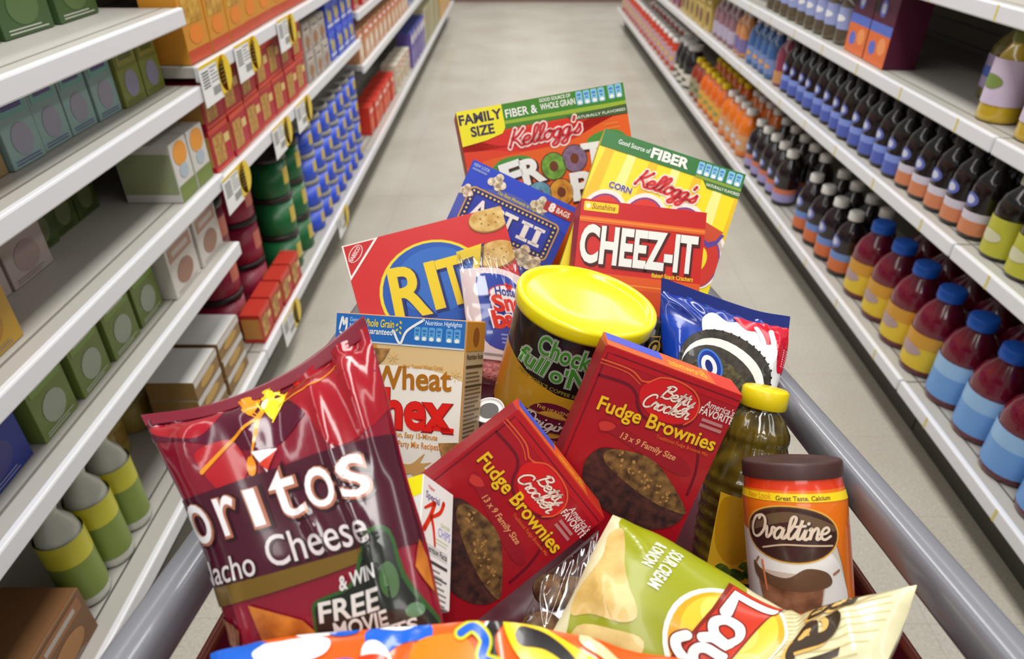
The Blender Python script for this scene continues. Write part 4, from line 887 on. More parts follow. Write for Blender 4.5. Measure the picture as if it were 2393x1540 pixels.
# ------------------------------------------------------------------ bags: pillow surfaces over a net of points
def cr4(p0, p1, p2, p3, t): return .5 * ((2 * p1) + (p2 - p0) * t + (2 * p0 - 5 * p1 + 4 * p2 - p3) * t * t + (3 * p1 - p0 - 3 * p2 + p3) * t ** 3)
def ev1(P, t):
    n = len(P) - 1; x = min(max(t, 0), 1) * n; i = min(int(x), n - 1); f = x - i
    g = lambda k: P[k] if 0 <= k <= n else (2 * P[0] - P[1] if k < 0 else 2 * P[n] - P[n - 1])
    r = cr4(g(i - 1), g(i), g(i + 1), g(i + 2), f)
    if t < 0 or t > 1:   # run on past the ends in a straight line
        d = (P[1] - P[0]) * n if t < 0 else (P[n] - P[n - 1]) * n
        r = (P[0] + d * t) if t < 0 else (P[n] + d * (t - 1))
    return r
class Bag:
    def __init__(s, net, bulge, facing, creases=(), seal=(.05, .05), pinch=.5, thick=1.0, ripple=.0006):
        s.N = [[Vector(p) for p in r] for r in net]; s.b = bulge; s.F = Vector(facing); s.cre = creases; s.seal = seal; s.p = pinch; s.th = thick; s.rip = ripple
        s.c = s.base(.5, .5)
    def base(s, u, v): return ev1([ev1(r, u) for r in s.N], v)
    def nrm(s, u, v):
        e = .02; du = s.base(min(u + e, 1), v) - s.base(max(u - e, 0), v); dv = s.base(u, min(v + e, 1)) - s.base(u, max(v - e, 0))
        n = du.cross(dv).normalized(); return n if n.dot(s.F) > 0 else -n
    def prof(s, u, v):
        v0, v1 = s.seal; t = min(max((v - v0) / (1 - v0 - v1), 0), 1); uu = min(max(u, 0), 1)
        return (max(0, 1 - abs(2 * t - 1) ** 2.6) ** .62) * (max(0, 1 - abs(2 * uu - 1) ** 3.2) ** s.p)
    def wr(s, u, v):
        d = 0
        for (u0, v0, u1, v1, w, a) in s.cre:
            lx, ly = u1 - u0, v1 - v0; q = max(0, min(1, ((u - u0) * lx + (v - v0) * ly) / (lx * lx + ly * ly)))
            dd = math.hypot(u - u0 - q * lx, v - v0 - q * ly); d += a * math.exp(-(dd / w) ** 2) * math.sin(math.pi * min(1, .15 + q * .85))
        e0 = math.exp(-max(0, v - s.seal[0]) / .09); e1 = math.exp(-max(0, 1 - s.seal[1] - v) / .09)
        d += s.rip * (e0 * math.sin(u * 46 + 1.3 * math.sin(u * 13)) + e1 * math.sin(u * 41 + 2 + math.sin(u * 17)))
        d += s.rip * .5 * math.sin(u * 9 + v * 14) * math.sin(v * 11 - u * 5)
        return d
    def at(s, u, v, off=0.0):
        return s.base(u, v) + s.nrm(u, v) * (s.b * s.prof(u, v) + s.wr(u, v) + off)
    def back(s, u, v): return s.base(u, v) - s.nrm(u, v) * (s.b * s.th * s.prof(u, v) + .0006)
    def make(s, name, label, cat, film, art=None, W=100, H=100, orient=0, n=44, cut=4.0, seal_mat=None, crimp=True, backmat=None, body='film_body'):
        r = empty(name, s.c, label=label, cat=cat)
        mb = MB(); c = s.c
        mb.grid([[s.at(j / n, i / n) - c for j in range(n + 1)] for i in range(n + 1)], film)
        mb.grid([[s.back(j / n, i / n) - c for j in range(n + 1)] for i in range(n + 1)], backmat or film, flip=True)
        for a in range(n):   # close the four rims
            q = lambda u, v, u2, v2: mb.add([s.at(u, v) - c, s.at(u2, v2) - c, s.back(u2, v2) - c, s.back(u, v) - c], [(0, 1, 2, 3)], film)
            q(a / n, 0, (a + 1) / n, 0); q(a / n, 1, (a + 1) / n, 1); q(0, a / n, 0, (a + 1) / n); q(1, a / n, 1, (a + 1) / n)
        if art:
            A = Art(); art(A)
            if orient == 0: fn = lambda x, y, o: s.at(x / W, y / H, o) - c
            else: fn = lambda x, y, o: s.at(1 - y / H, x / W, o) - c      # reading runs along v, letters' tops towards u = 1
            A.bake(mb, fn, cut=(cut, cut), clip=(.3, .3, W - .3, H - .3), step=.00022, smooth=True, base=.00035)
        mb.build(body, r)
        if crimp:
            for nm, v0, v1 in crimp:
                mb = MB(); k = 26; m = seal_mat or film
                P = []; m2 = 60
                for i in range(7):
                    v = v0 + (v1 - v0) * i / 6
                    P.append([s.base(j / m2, v) + s.nrm(j / m2, max(0, min(1, v))) * (.0014 + .0005 * math.sin(i * math.pi)) - c + s.nrm(j / m2, .5) * (.0004 * (i % 2)) for j in range(m2 + 1)])
                mb.grid(P, m); P2 = [[p - s.nrm(j / m2, .5) * .0022 for j, p in enumerate(row)] for row in P]; mb.grid(P2, m, flip=True)
                mb.build(nm, r)
        return r
UPV = (0, -.65, .75)
def film(col, name=None, rough=.2): return M(col, rough, spec=.6, coat=.6, bump=.12, bscale=26)

# --- red tortilla chip bag
def art_red_chips(A):
    DM = M((84, 10, 40), .2, coat=.6); RR = M((160, 18, 34), .2, coat=.6); YO = M((240, 150, 24), .2, coat=.5); YE = M((246, 214, 40), .2, coat=.5)
    A.blob([(-10, -10), (60, 20), (96, 14), (190, -10), (190, 40), (150, 34), (110, 60), (84, 66), (40, 50), (-10, 30)], DM, 1)
    A.blob([(8, 10), (50, 16), (66, 22), (40, 46), (6, 30)], RR, 2); A.blob([(110, 14), (176, -6), (184, 60), (140, 78), (120, 50)], RR, 2)
    A.blob([(34, 58), (64, 54), (70, 76), (44, 84)], M((176, 24, 34), .2, coat=.6), 2)
    # flames running down from the top
    for P, w, m in (([(100, -4), (94, 12), (98, 26), (88, 44), (84, 56), (76, 70)], 7, YO), ([(112, -6), (104, 10), (108, 28), (96, 50)], 4.5, YE), ([(86, -2), (88, 14), (80, 30), (88, 44)], 3, YO), ([(120, -4), (118, 14), (104, 34)], 6, M((222, 50, 20), .2, coat=.5)), ([(96, 2), (90, 20), (92, 38)], 2.4, YE), ([(78, 2), (80, 22), (88, 40)], 2, YO)):
        A.stroke(P, w, m, 3 if m is not YE else 5, w2=.8)
    A.stroke([(34, 70), (60, 58), (84, 46), (100, 34), (134, 30), (152, 22)], 2.6, YO, 4, w2=1.2); A.stroke([(104, 30), (126, 22), (150, 16)], 5, M((150, 60, 24), .2, coat=.5), 3, w2=1)
    A.ell(74, 74, 3.4, 6, YO, 5, 20); A.blob([(96, -2), (104, 10), (102, 24), (112, 20), (104, 34), (97, 48), (93, 34), (97, 20), (92, 8)], YE, 5); A.blob([(104, -4), (118, 6), (116, 22), (108, 14)], M((226, 50, 20), .2, coat=.5), 4); A.blob([(80, 0), (90, 4), (92, 24), (84, 40), (80, 24)], YO, 4); A.ell(95, 28, 2, 8, M((250, 244, 180), .2), 6, 14)
    # dark banner
    A.poly([(-5, 84), (60, 80), (120, 78), (190, 80), (190, 154), (-5, 160)], M((70, 16, 36), .2, coat=.6), 6)
    A.poly([(-5, 150), (60, 151), (146, 149), (145, 156), (60, 164), (-5, 168)], M((110, 84, 24), .25, coat=.5), 7)
    for L, b, c, dx in ((8, .05, (44, 10, 20), 1.8), (9, .026, (176, 110, 84), .8), (10, .002, (240, 238, 240), 0)):
        m = M(c, .2, coat=.5)
        for ch, x, w in (('o', 3, 21), ('r', 34, 17), ('\u0131', 61.5, 8.5), ('t', 81, 21), ('o', 107, 22), ('s', 135, 21)):
            A.text(ch, x + dx, 115 - (x * .02) + dx, 41, m, L, w=w, bold=b, wmeas=1)
        A.text('D', -22 + dx, 115 + dx, 42, m, L, w=20, bold=b, wmeas=1)
    A.poly([(78, 66), (95, 68), (84, 80)], M((240, 238, 240), .2, coat=.5), 10); A.poly([(80, 74), (94, 69), (85, 79)], M((206, 60, 40), .2, coat=.5), 11)
    for L, b, c, dx in ((8, .035, (44, 20, 20), 1.0), (9, .004, (216, 206, 206), 0)):
        A.text('Nacho', -5 + dx, 148 + dx, 19, M(c, .25, coat=.4), L, w=56, bold=b, wmeas=1, rot=1); A.text('Cheese', 63 + dx, 147 + dx, 23, M(c, .25, coat=.4), L, w=81, bold=b, wmeas=1, rot=-.5)
    CH = MN('tortilla_chip_photo', (150, 74, 24), (206, 124, 44), 50, .35, coat=.5)
    A.poly([(36, 170), (78, 187), (92, 206), (60, 222), (42, 212)], CH, 7); A.poly([(0, 176), (24, 190), (16, 214), (2, 206)], MN('tortilla_chip_dim', (110, 54, 30), (160, 90, 50), 50, .35, coat=.5), 7); A.poly([(172, 168), (178, 152), (184, 196)], CH, 7)
    BK = M((26, 30, 24), .25, coat=.5)
    A.blob([(92, 174), (120, 168), (134, 150), (146, 138), (160, 142), (164, 170), (178, 200), (176, 222), (120, 224), (88, 216), (86, 184)], M((44, 84, 34), .25, coat=.5), 8, 3)
    A.blob([(94, 176), (122, 170), (136, 152), (146, 141), (158, 145), (161, 172), (176, 202), (174, 220), (120, 222), (90, 213), (88, 186)], BK, 9, 3)
    A.ell(152, 172, 7, 11, M((60, 96, 50), .3, coat=.5), 10); A.ell(166, 196, 7, 6, M((90, 130, 96), .3, coat=.5), 10)
    WH = M((214, 214, 210), .3, coat=.4)
    A.text('& WIN', 112, 171, 8, WH, 11, w=32, rot=-6, slant=.2); A.text('FREE', 91, 190, 13.5, WH, 11, w=52, bold=.02, rot=-3, slant=.15); A.text('MOVIE', 100, 204, 12.5, WH, 11, w=46, bold=.02, rot=-3, slant=.15); A.text('TICKETS', 94, 219, 13, WH, 11, w=72, bold=.02, rot=-3, slant=.15)
b = Bag(NETS['doritos'], .026, UPV, creases=[(.72, .08, .80, .9, .018, .0045), (.86, .0, .93, .42, .03, .006), (.60, .05, .52, .32, .05, -.006), (.40, .1, .46, .3, .04, .004), (.10, .25, .3, .05, .05, .005), (.55, .42, .6, .6, .02, .003), (.15, .6, .1, .95, .03, .004), (.78, .5, .82, .8, .015, .003)], seal=(.05, .02), pinch=.42, ripple=.0014, thick=.4)
b.make('tortilla_chip_bag', 'glossy red tortilla chip bag with big white lettering, front left of the heap', 'chip bag', film((132, 14, 40)), art_red_chips, 180, 250, crimp=[('top_seal', -.035, .03)], seal_mat=M((120, 14, 40), .3, coat=.5), backmat=film((120, 14, 34)))
# the folded corner standing up at the bag's top right
# --- green potato chip bag
def art_green(B_):
    A = Art()
    GR = M((150, 156, 16), .34, coat=.15); CRM = M((232, 226, 190), .35, coat=.2)
    A.poly([(-5, 108), (20, 100), (54, 92), (100, 104), (135, 112), (135, 194), (118, 186), (100, 192), (60, 170), (40, 176), (20, 186), (10, 190), (-5, 191)], GR, 1)
    CHP = MN('potato_chip_photo', (196, 160, 84), (226, 196, 124), 40, .45, coat=.2)
    A.blob([(16, 186), (30, 178), (50, 170), (66, 160), (84, 146), (94, 156), (98, 176), (104, 190), (84, 194), (50, 188), (26, 192)], CHP, 3, 4); A.blob([(90, 136), (112, 132), (126, 150), (128, 180), (104, 186), (94, 160)], MN('potato_chip_photo2', (206, 172, 96), (232, 206, 138), 40, .45, coat=.2), 4, 4)
    A.blob([(60, 168), (78, 150), (88, 162), (74, 178)], MN('potato_chip_photo2', (206, 172, 96), (232, 206, 138), 40), 4, 4)
    A.text('SOUR CREAM', 9, 156, 7.4, M((240, 244, 226), .35), 5, w=42, bold=.02); A.text('& ONION', 10, 166, 7, M((240, 244, 226), .35), 5, w=27, bold=.02)
    A.ell(54, 90, 46, 46, M((240, 238, 226), .3, coat=.3), 4); A.ell(54, 90, 42.5, 42.5, M((238, 164, 24), .3, coat=.3), 5); A.ell(50, 92, 34, 36, M((244, 196, 50), .3, coat=.3), 6); A.ell(44, 98, 16, 26, M((248, 214, 96), .3, coat=.3), 7, 20); A.ell(78, 70, 22, 18, M((246, 206, 110), .3, coat=.3), 7)
    A.poly([(3, 76), (22, 80), (66, 80), (116, 68), (118, 104), (92, 116), (40, 116), (8, 119), (6, 98)], M((130, 30, 16), .3, coat=.3), 8)
    A.poly([(4, 78), (22, 82), (66, 82), (114, 71), (116, 102), (92, 113.5), (40, 113.5), (9, 116), (7, 98)], M((200, 52, 24), .3, coat=.3), 9)
    for L, sw, m in ((10, 11, M((120, 30, 18), .3)), (11, 8.2, M((246, 246, 244), .3, coat=.3))):
        A.stroke([(12, 84), (14, 108), (15, 112), (34, 109)] if 0 else [(14, 82), (16, 111), (36, 108)], sw, m, L, False)
        A.stroke([(56, 92), (48, 88), (41, 94), (41, 104), (48, 109), (55, 104), (57, 90), (58, 103), (63, 109)], sw * .86, m, L)
        A.stroke([(66, 88), (67, 102), (73, 107), (80, 102), (83, 87), (82, 112), (76, 120), (69, 117)], sw * .86, m, L)
        A.stroke([(90, 78), (88, 86)], sw * .7, m, L, False); A.stroke([(106, 88), (97, 86), (96, 94), (105, 98), (105, 106), (95, 106)], sw * .86, m, L)
    for vs, fs, m, L in A.it: B_.raw([(x + (6 if L >= 4 else 0), y + (38 if L >= 4 else 43)) for x, y in vs], fs, m, L)
    A = B_
    for k in range(26):   # fine rays fanning out from the round emblem
        t = math.radians(198 + k * 6.2); A.stroke([(58 + 44 * math.cos(t), 128 + 38 * math.sin(t)), (58 + 132 * math.cos(t), 128 + 120 * math.sin(t))], .9, M((206, 194, 134), .35, coat=.2), 1, False, w2=2)
    DB = M((58, 42, 26), .35, coat=.2); HL = M((222, 176, 92), .35, coat=.2)
    for L, bb, m, dx in ((4, .03, HL, 2.2), (5, .018, DB, 0)):
        A.text('B', 4 + dx, 72 + dx, 33, m, L, w=28, bold=bb, rot=-4); A.text('a', 40 + dx, 66 + dx, 40, m, L, w=44, bold=bb, rot=-4); A.text('k', 92 + dx, 66 + dx, 36, m, L, w=36, bold=bb, rot=-4)
    A.ell(21, 64, 3, 4, HL, 6); A.ell(20, 48, 3, 3.4, HL, 6); A.ell(60, 57, 7, 3, HL, 6, 10)
b = Bag(NETS['lays'], .022, UPV, creases=[(.02, .05, .2, .35, .03, .004), (.3, .6, .6, .75, .05, -.003), (.60, .0, .72, .5, .035, -.006), (.8, .1, .95, .9, .02, .003), (.9, .0, .75, .35, .03, -.003), (.05, .5, .15, .8, .03, .003)], seal=(.0, .0), pinch=.42, ripple=.0008)
b.make('potato_chip_bag', 'green and cream potato chip bag with red ribbon emblem, lying sideways at the front', 'chip bag', film((226, 218, 176), rough=.3), art_green, 130, 240, orient=1, crimp=None, n=56)
# --- orange bag along the front
def art_orange(A):
    BLU = M((26, 96, 206), .22, coat=.5); WT = M((240, 238, 240), .22, coat=.5); OR2 = M((240, 130, 24), .22, coat=.5); BKk = M((34, 28, 28), .25, coat=.5); YL = M((246, 206, 30), .22, coat=.5)
    A.blob([(0, -2), (38, 2), (40, 20), (30, 60), (0, 70), (-6, 30)], BLU, 1); A.ell(70, 0, 12, 4, WT, 3); A.ell(84, 1, 8, 4, BLU, 3); A.blob([(32, 10), (56, 4), (76, 6), (74, 18), (50, 24), (36, 20)], WT, 4); A.blob([(38, 18), (70, 22), (92, 24), (86, 60), (50, 64)], BLU, 2)
    A.blob([(96, 2), (108, -2), (130, -2), (133, 10), (116, 12), (104, 20), (97, 14)], BLU, 2); A.blob([(102, 0), (114, 3), (124, -1), (112, -5)], WT, 3); A.blob([(94, 16), (104, 12), (112, 34), (98, 60)], WT, 3); A.ell(100, 22, 8, 3, M((210, 60, 24), .22, coat=.5), 4)
    A.blob([(120, 20), (140, 8), (160, 16), (172, 60), (130, 70)], OR2, 4)
    A.stroke([(178, -4), (170, 10), (174, 26), (190, 34)], 9, BKk, 4); A.stroke([(172, -4), (165, 10), (168, 28)], 1.8, WT, 5)
    A.blob([(180, -2), (196, -4), (222, 6), (244, 18), (252, 34), (230, 42), (204, 30), (186, 16)], YL, 6); A.stroke([(194, 8), (210, 10), (226, 20), (240, 40)], 13, BKk, 7, w2=6); A.stroke([(240, 4), (262, 20), (270, 40)], 10, M((226, 214, 160), .22, coat=.5), 5)
    A.stroke([(152, 8), (160, 4), (168, 12), (166, 22), (176, 26)], 9, M((206, 206, 40), .22, coat=.5), 8); A.stroke([(152, 8), (160, 4), (168, 12), (166, 22), (176, 26)], 5, BLU, 9)
    A.stroke([(140, 34), (170, 40), (200, 60)], 8, M((206, 206, 40), .22, coat=.5), 8)
b = Bag(NETS['orange'], .012, (0, -.3, .95), creases=[(.1, .0, .2, .5, .02, .003), (.34, .0, .3, .6, .02, -.003), (.5, 0, .52, .5, .015, .003), (.72, 0, .7, .6, .03, .003)], seal=(-.05, -.05), pinch=.4, thick=2.6, ripple=.001)
b.make('snack_bag', 'bright orange snack bag with blue and white shapes, along the bottom edge', 'snack bag', film((232, 92, 16), rough=.22), art_orange, 350, 80, crimp=None, n=60, cut=5)

# --- blue sandwich-cookie pack
def art_blue_pack(A):
    WT = M((240, 240, 240), .2, coat=.5); RD = M((206, 22, 50), .2, coat=.5); CK = MN('cookie_photo', (34, 30, 26), (66, 58, 48), 110, .4, coat=.3)
    A.blob([(40, 34), (52, 18), (66, 26), (84, 16), (104, 34), (140, 50), (140, 140), (10, 140), (0, 100), (24, 96), (40, 60)], WT, 1); A.blob([(-5, 40), (30, 44), (46, 60), (20, 92), (-5, 100)], M((24, 66, 176), .2, coat=.5), 2)
    A.blob([(72, 12), (100, 8), (145, 8), (145, 66), (130, 66), (120, 40), (108, 40), (100, 26), (84, 28)], RD, 3); A.stroke([(96, 20), (106, 40), (104, 56)], 6, WT, 4); A.stroke([(114, 20), (120, 50), (112, 70)], 7, WT, 4)
    A.blob([(120, 16), (140, 20), (138, 62), (130, 70), (122, 44)], RD, 5)
    A.ell(70, 94, 56, 52, CK, 6, 12); A.ell(66, 99, 50, 46, M((238, 236, 232), .25, coat=.4), 7, 12); A.ell(60, 104, 46, 42, CK, 8, 12); A.ell(58, 106, 36, 33, MN('cookie_face', (50, 44, 30), (92, 82, 50), 150, .5, bump=.4), 9, 12)
    for k in range(40): A.ell(70 + 55 * math.cos(k * .157), 94 + 51 * math.sin(k * .157), 2.2, 1.4, M((30, 26, 24), .4), 6, k * 9, 8)
    A.ell(50, 83, 13, 16, M((70, 120, 206), .2, coat=.5), 10, -20); A.ell(50, 83, 11, 14, M((26, 60, 160), .2, coat=.5), 11, -20); A.ell(49, 84, 8.2, 10.4, WT, 12, -20); A.ell(49, 84, 3.8, 6, M((26, 40, 120), .2, coat=.5), 13, -20)
    for k, s_ in enumerate((-5, 4)): A.lines(132 + k * 4, 40, 134 + k * 4, 8, 3, 1.6, M((230, 170, 180), .3), 6, .2)
b = Bag(NETS['oreo'], .016, UPV, creases=[(.05, .1, .3, .3, .04, .006), (.2, .0, .35, .2, .03, .005), (.7, .0, .85, .15, .03, .004), (.9, .15, .85, .6, .03, .004), (.12, .4, .1, .8, .04, .003)], seal=(.03, .0), pinch=.4, ripple=.001)
pk = b.make('cookie_pack', 'blue sandwich-cookie pack with a big dark cookie and red corner, right of the yellow lid', 'cookie pack', film((26, 54, 150)), art_blue_pack, 140, 135, crimp=[('top_flap', -.10, .06)], seal_mat=M((20, 36, 110), .22, coat=.6))
# --- clear pouch of pink cakes
CLR = clear_film('clear_pouch_film', alpha=.07)
sb = Bag(NETS['sno'], .013, UPV, creases=[(.1, .02, .4, .1, .03, .004), (.6, .03, .8, .12, .03, -.004), (.0, .3, .05, .8, .03, .003)], seal=(.0, .04), pinch=.4, ripple=.0016, thick=.9)
r = sb.make('snack_pouch', 'clear pouch of pink snack cakes with blue label, beside the coffee can', 'snack pouch', CLR, None, crimp=[('top_seal', -.06, .03)], body='clear_film')
def art_pouch(A):
    A.rect(2, 13, 104, 118, M((226, 206, 208), .4), 0)
    BU = M((32, 62, 166), .3, coat=.3)
    A.blob([(19, 24), (40, 20), (64, 22), (84, 34), (94, 60), (92, 96), (70, 106), (40, 106), (19, 96), (18, 60)], BU, 2, 4); A.rect(18.5, 24, 30, 96, BU, 2)
    A.ell(55, 40, 26, 9.5, M((206, 60, 70), .3), 3, -4); A.ell(55, 40, 24.4, 8.2, M((242, 236, 238), .3), 4, -4); A.blob([(51, 31), (54, 28), (57, 31), (60, 28), (63, 31), (57, 38)], M((214, 40, 40), .3), 5, 3)
    A.text('Hostess', 37, 44, 9.5, M((50, 60, 150), .3), 6, w=38, bold=.03, rot=-4, slant=.1)
    for L, bb, c in ((5, .10, (244, 226, 226)), (6, .04, (222, 50, 36))):
        A.text('Sno', 34, 62, 17, M(c, .3), L, w=44, bold=bb, wmeas=1, rot=-9); A.text('balls', 31, 80, 18, M(c, .3), L, w=52, bold=bb, wmeas=1, rot=-7)
    A.lines(36, 86, 84, 3, 4.5, 2, M((130, 150, 214), .3), 4, .3); A.rect(16, 110, 90, 113, M((150, 140, 136), .4), 2)
mb = MB(); A = Art(); art_pouch(A)
A.bake(mb, lambda x, y, o: sb.base(x / 88, y / 150) + sb.nrm(x / 88, y / 150) * (.0105 * sb.prof(x / 88, y / 150) + .0002 + o) - sb.c, cut=(6, 6), clip=(1, 10, 87, 120), smooth=True)
mb.build('label_card', r)
PK = MN('coconut_pink', (206, 110, 110), (240, 160, 156), 220, .8, bump=.8)
for i, (u, v) in enumerate(((.22, .42), (.30, .83))):
    p = sb.base(u, v); n_ = sb.nrm(u, v)
    q = empty('snack_cake', p - n_ * .0025, label=['pink coconut cake in the upper part of the clear pouch', 'pink coconut cake at the bottom of the clear pouch'][i], cat='cake')
    mb = MB(); mb.lathe([(.0001, -.0075), (.018, -.007), (.021, -.003), (.02, .002), (.013, .0055), (.0001, .007)], PK, 24, n_.to_track_quat('Z', 'Y').to_matrix().to_4x4(), cap=False); mb.build('cake_dome', q)
# --- clear bag with brown rolls
cb = Bag(NETS['clear'], .009, UPV, creases=[(.1, .1, .5, .9, .03, .005), (.6, .1, .3, .9, .02, .005), (.8, .2, .7, .9, .02, .004)], seal=(.0, .0), pinch=.4, ripple=.002, thick=1.2)
cb.make('bread_bag', 'crinkled clear bag of brown rolls wedged behind the green chip bag', 'bread bag', clear_film('clear_bread_film', alpha=.22, rough=.12), None, crimp=[('gathered_edge', -.03, .02)], body='clear_film')
ROLL = MN('roll_crust', (84, 56, 34), (176, 140, 96), 60, .6, bump=.4)
for i, (u, v, lab) in enumerate(((.3, .25, 'topmost'), (.7, .38, 'right-hand'), (.35, .62, 'middle'), (.7, .8, 'lowest'))):
    p = cb.base(u, v); n_ = cb.nrm(u, v); q = empty('bread_roll', p - n_ * .004, label='small brown roll in the clear bag, %s one' % lab, cat='bread roll')
    mb = MB(); mb.lathe([(.0001, -.011), (.011, -.009), (.0155, -.002), (.013, .006), (.006, .0095), (.0001, .0105)], ROLL, 18, n_.to_track_quat('Z', 'Y').to_matrix().to_4x4() @ Matrix.Diagonal((1.15, .9, 1, 1)), cap=False); mb.build('crust', q)
# ------------------------------------------------------------------ cans, jars and bottles in the cart
def cyl_map(prof_r):   # x millimetres round the wall (0 = facing the viewer), y millimetres below the top
    def fn(x, y, o):
        r = prof_r(y / 1000) + o; a = x / 1000 / max(prof_r(y / 1000), .001)
        return (r * math.sin(a), -r * math.cos(a), -y / 1000)
    return fn
# --- coffee can
r = empty('coffee_can', (0.0747, 0.6275, 1.0045), (-0.1114, 0.1957, -0.2365), "large black and gold coffee can with yellow lid at the heap's centre", 'coffee can')
R = .0725; Hc = .165
mb = MB(); mb.lathe([(R * .97, -Hc), (R, -Hc + .004), (R, -.006), (R * .98, -.004)], M((24, 20, 20), .28, coat=.4), 64); 
A = Art(); GD = M((206, 154, 36), .3, coat=.3)
A.poly([(-228, 62), (-114, 58), (-70, 62), (-30, 73), (0, 80), (40, 82), (80, 76), (120, 66), (228, 62), (228, 150), (-228, 150)], GD, 1)
A.poly([(-228, 140), (-60, 138), (-30, 144), (0, 146), (30, 142), (80, 138), (228, 140), (228, 166), (-228, 166)], M((60, 22, 36), .3, coat=.3), 2)
for k in range(90): A.ell(-110 + k * 3.0, 150 + (k % 3) * 4, 1.1, .9, M((170, 140, 50), .35), 3, 0, 6)
GN = M((70, 140, 50), .3); WO = M((206, 214, 196), .3); BKO = M((20, 24, 18), .3)
for L, b, c in ((3, .085, WO), (4, .065, BKO), (5, .05, WO), (6, .022, GN)):
    A.text('Chock', -28, 40, 20, c, L, w=56, bold=b, wmeas=1, rot=3); A.text('full', -48, 62, 19, c, L, w=36, bold=b, wmeas=1, rot=3, slant=.15); A.text("o'", -7, 65, 17, c, L, w=16, bold=b, wmeas=1, rot=2); A.text('Nuts', 12, 67, 22, c, L, w=56, bold=b, wmeas=1, rot=0)
A.text("NEW YORK'S COFFEE SINCE 1932", -44, 73, 4, M((150, 130, 50), .4), 4, w=96, rot=5)
MR = M((110, 26, 50), .3, coat=.3)
A.ell(8, 118, 30, 27, MR, 4); A.ell(8, 118, 20, 17, M((222, 160, 60), .3), 5); A.text('THE HEAVENLY', -12, 102, 4.2, M((222, 170, 80), .4), 6, w=40); A.text('COFFEE', -4, 141, 4.2, M((222, 170, 80), .4), 6, w=24)
A.poly([(-32, 108), (48, 106), (46, 116), (48, 128), (-32, 130), (-30, 119)], M((190, 150, 60), .3), 6); A.poly([(-30.5, 109.5), (46, 107.5), (44.5, 116), (46, 126.5), (-30.5, 128.5), (-28.5, 119)], MR, 7)
A.script('Original', -25, 124, 15, 66, 2.9, M((60, 16, 30), .3), 8, slant=.25); A.script('Original', -25.5, 123.5, 15, 66, 1.8, M((236, 220, 206), .3), 9, slant=.25)
for k_, (v_, f_, m_, l_) in enumerate(A.it):
    if l_ > 2: A.it[k_] = ([(a_ - 6, b_) for a_, b_ in v_], f_, m_, l_)
A.bake(mb, cyl_map(lambda z: R), cut=(5, None), smooth=True); mb.build('can_body', r)
mb = MB(); mb.lathe([(R * .99, -Hc - .0035), (R * 1.015, -Hc - .002), (R * 1.015, -Hc + .003), (R * .99, -Hc + .004)], M((200, 200, 204), .25, metal=.8), 48); mb.build('bottom_rim', r)
mb = MB(); LY = M((240, 226, 20), .22, coat=.4)
mb.lathe([(R * 1.005, -.014), (R * 1.05, -.013), (R * 1.06, -.010), (R * 1.06, -.001), (R * 1.045, .0025), (R * 1.0, .0030), (R * .955, .0015), (R * .93, -.0025), (R * .90, -.0032), (R * .4, -.0036), (.0001, -.0036)], LY, 72, cap=False); mb.build('plastic_lid', r)
# --- malt drink jar
r = empty('malt_drink_jar', (0.2445, 0.4478, 0.9479), (-0.6276, -0.2633, -0.2732), 'orange and white malt drink jar with dark brown lid, by the right cart rail', 'jar')
R = .0432; Hj = .150
def jar_r(z): return R * (.93 + .07 * min(1, max(0, (z - .018) / .014))) if z < .032 else R * (1 - .03 * max(0, (z - .032) / .12))
mb = MB(); pr = [(R * .90, -Hj), (R * .955, -Hj + .005)] + [(jar_r(z / 1000), -z / 1000) for z in range(140, 11, -4)]
mb.lathe(pr, M((214, 206, 196), .28, coat=.4), 56)
A = Art(); OG = M((232, 116, 20), .25, coat=.4)
A.rect(-150, 10, 150, 66, OG, 1); A.poly([(-150, 60), (-60, 60), (-36, 66), (20, 70), (34, 90), (42, 118), (44, 152), (-150, 152)], M((236, 232, 228), .25, coat=.4), 2); A.poly([(30, 60), (150, 60), (150, 152), (46, 152), (42, 116), (38, 92)], OG, 2)
A.poly([(-46, 60), (-40, 40), (40, 40), (36, 72), (-30, 76)], OG, 2)
A.rect(-150, 10, 150, 22, M((222, 60, 24), .25, coat=.4), 2); A.poly([(-60, 24), (60, 25), (60, 32), (-60, 30)], M((236, 206, 24), .3), 3); A.text('Great Taste. Calcium', -14, 30, 3.6, M((110, 70, 10), .4), 4, w=44); A.text('New Look', -42, 29.5, 5, M((222, 150, 20), .4), 4, w=24, slant=.2)
A.ell(-5, 62, 41, 28, M((226, 176, 80), .3), 4, 2); A.ell(-5, 62, 39.4, 26.6, M((90, 60, 40), .3), 5, 2); A.ell(-5, 62, 38, 25.2, M((62, 36, 34), .28, coat=.4), 6, 2); A.blob([(-38, 52), (-5, 40), (28, 52), (30, 60), (-5, 50), (-40, 62)], M((104, 80, 58), .3, coat=.3), 7)
A.script('Ovaltine', -40, 67, 22, 66, 3.6, M((60, 40, 34), .3), 8, slant=.22); A.script('Ovaltine', -40.5, 66.5, 22, 66, 2.4, M((226, 206, 184), .3), 9, slant=.22)
A.stroke([(-28, 77), (-10, 72), (10, 72), (28, 73)], 1.6, M((206, 180, 150), .3), 8)
CC = MN('choc_drink_photo', (110, 66, 44), (170, 116, 84), 60, .4, coat=.3)
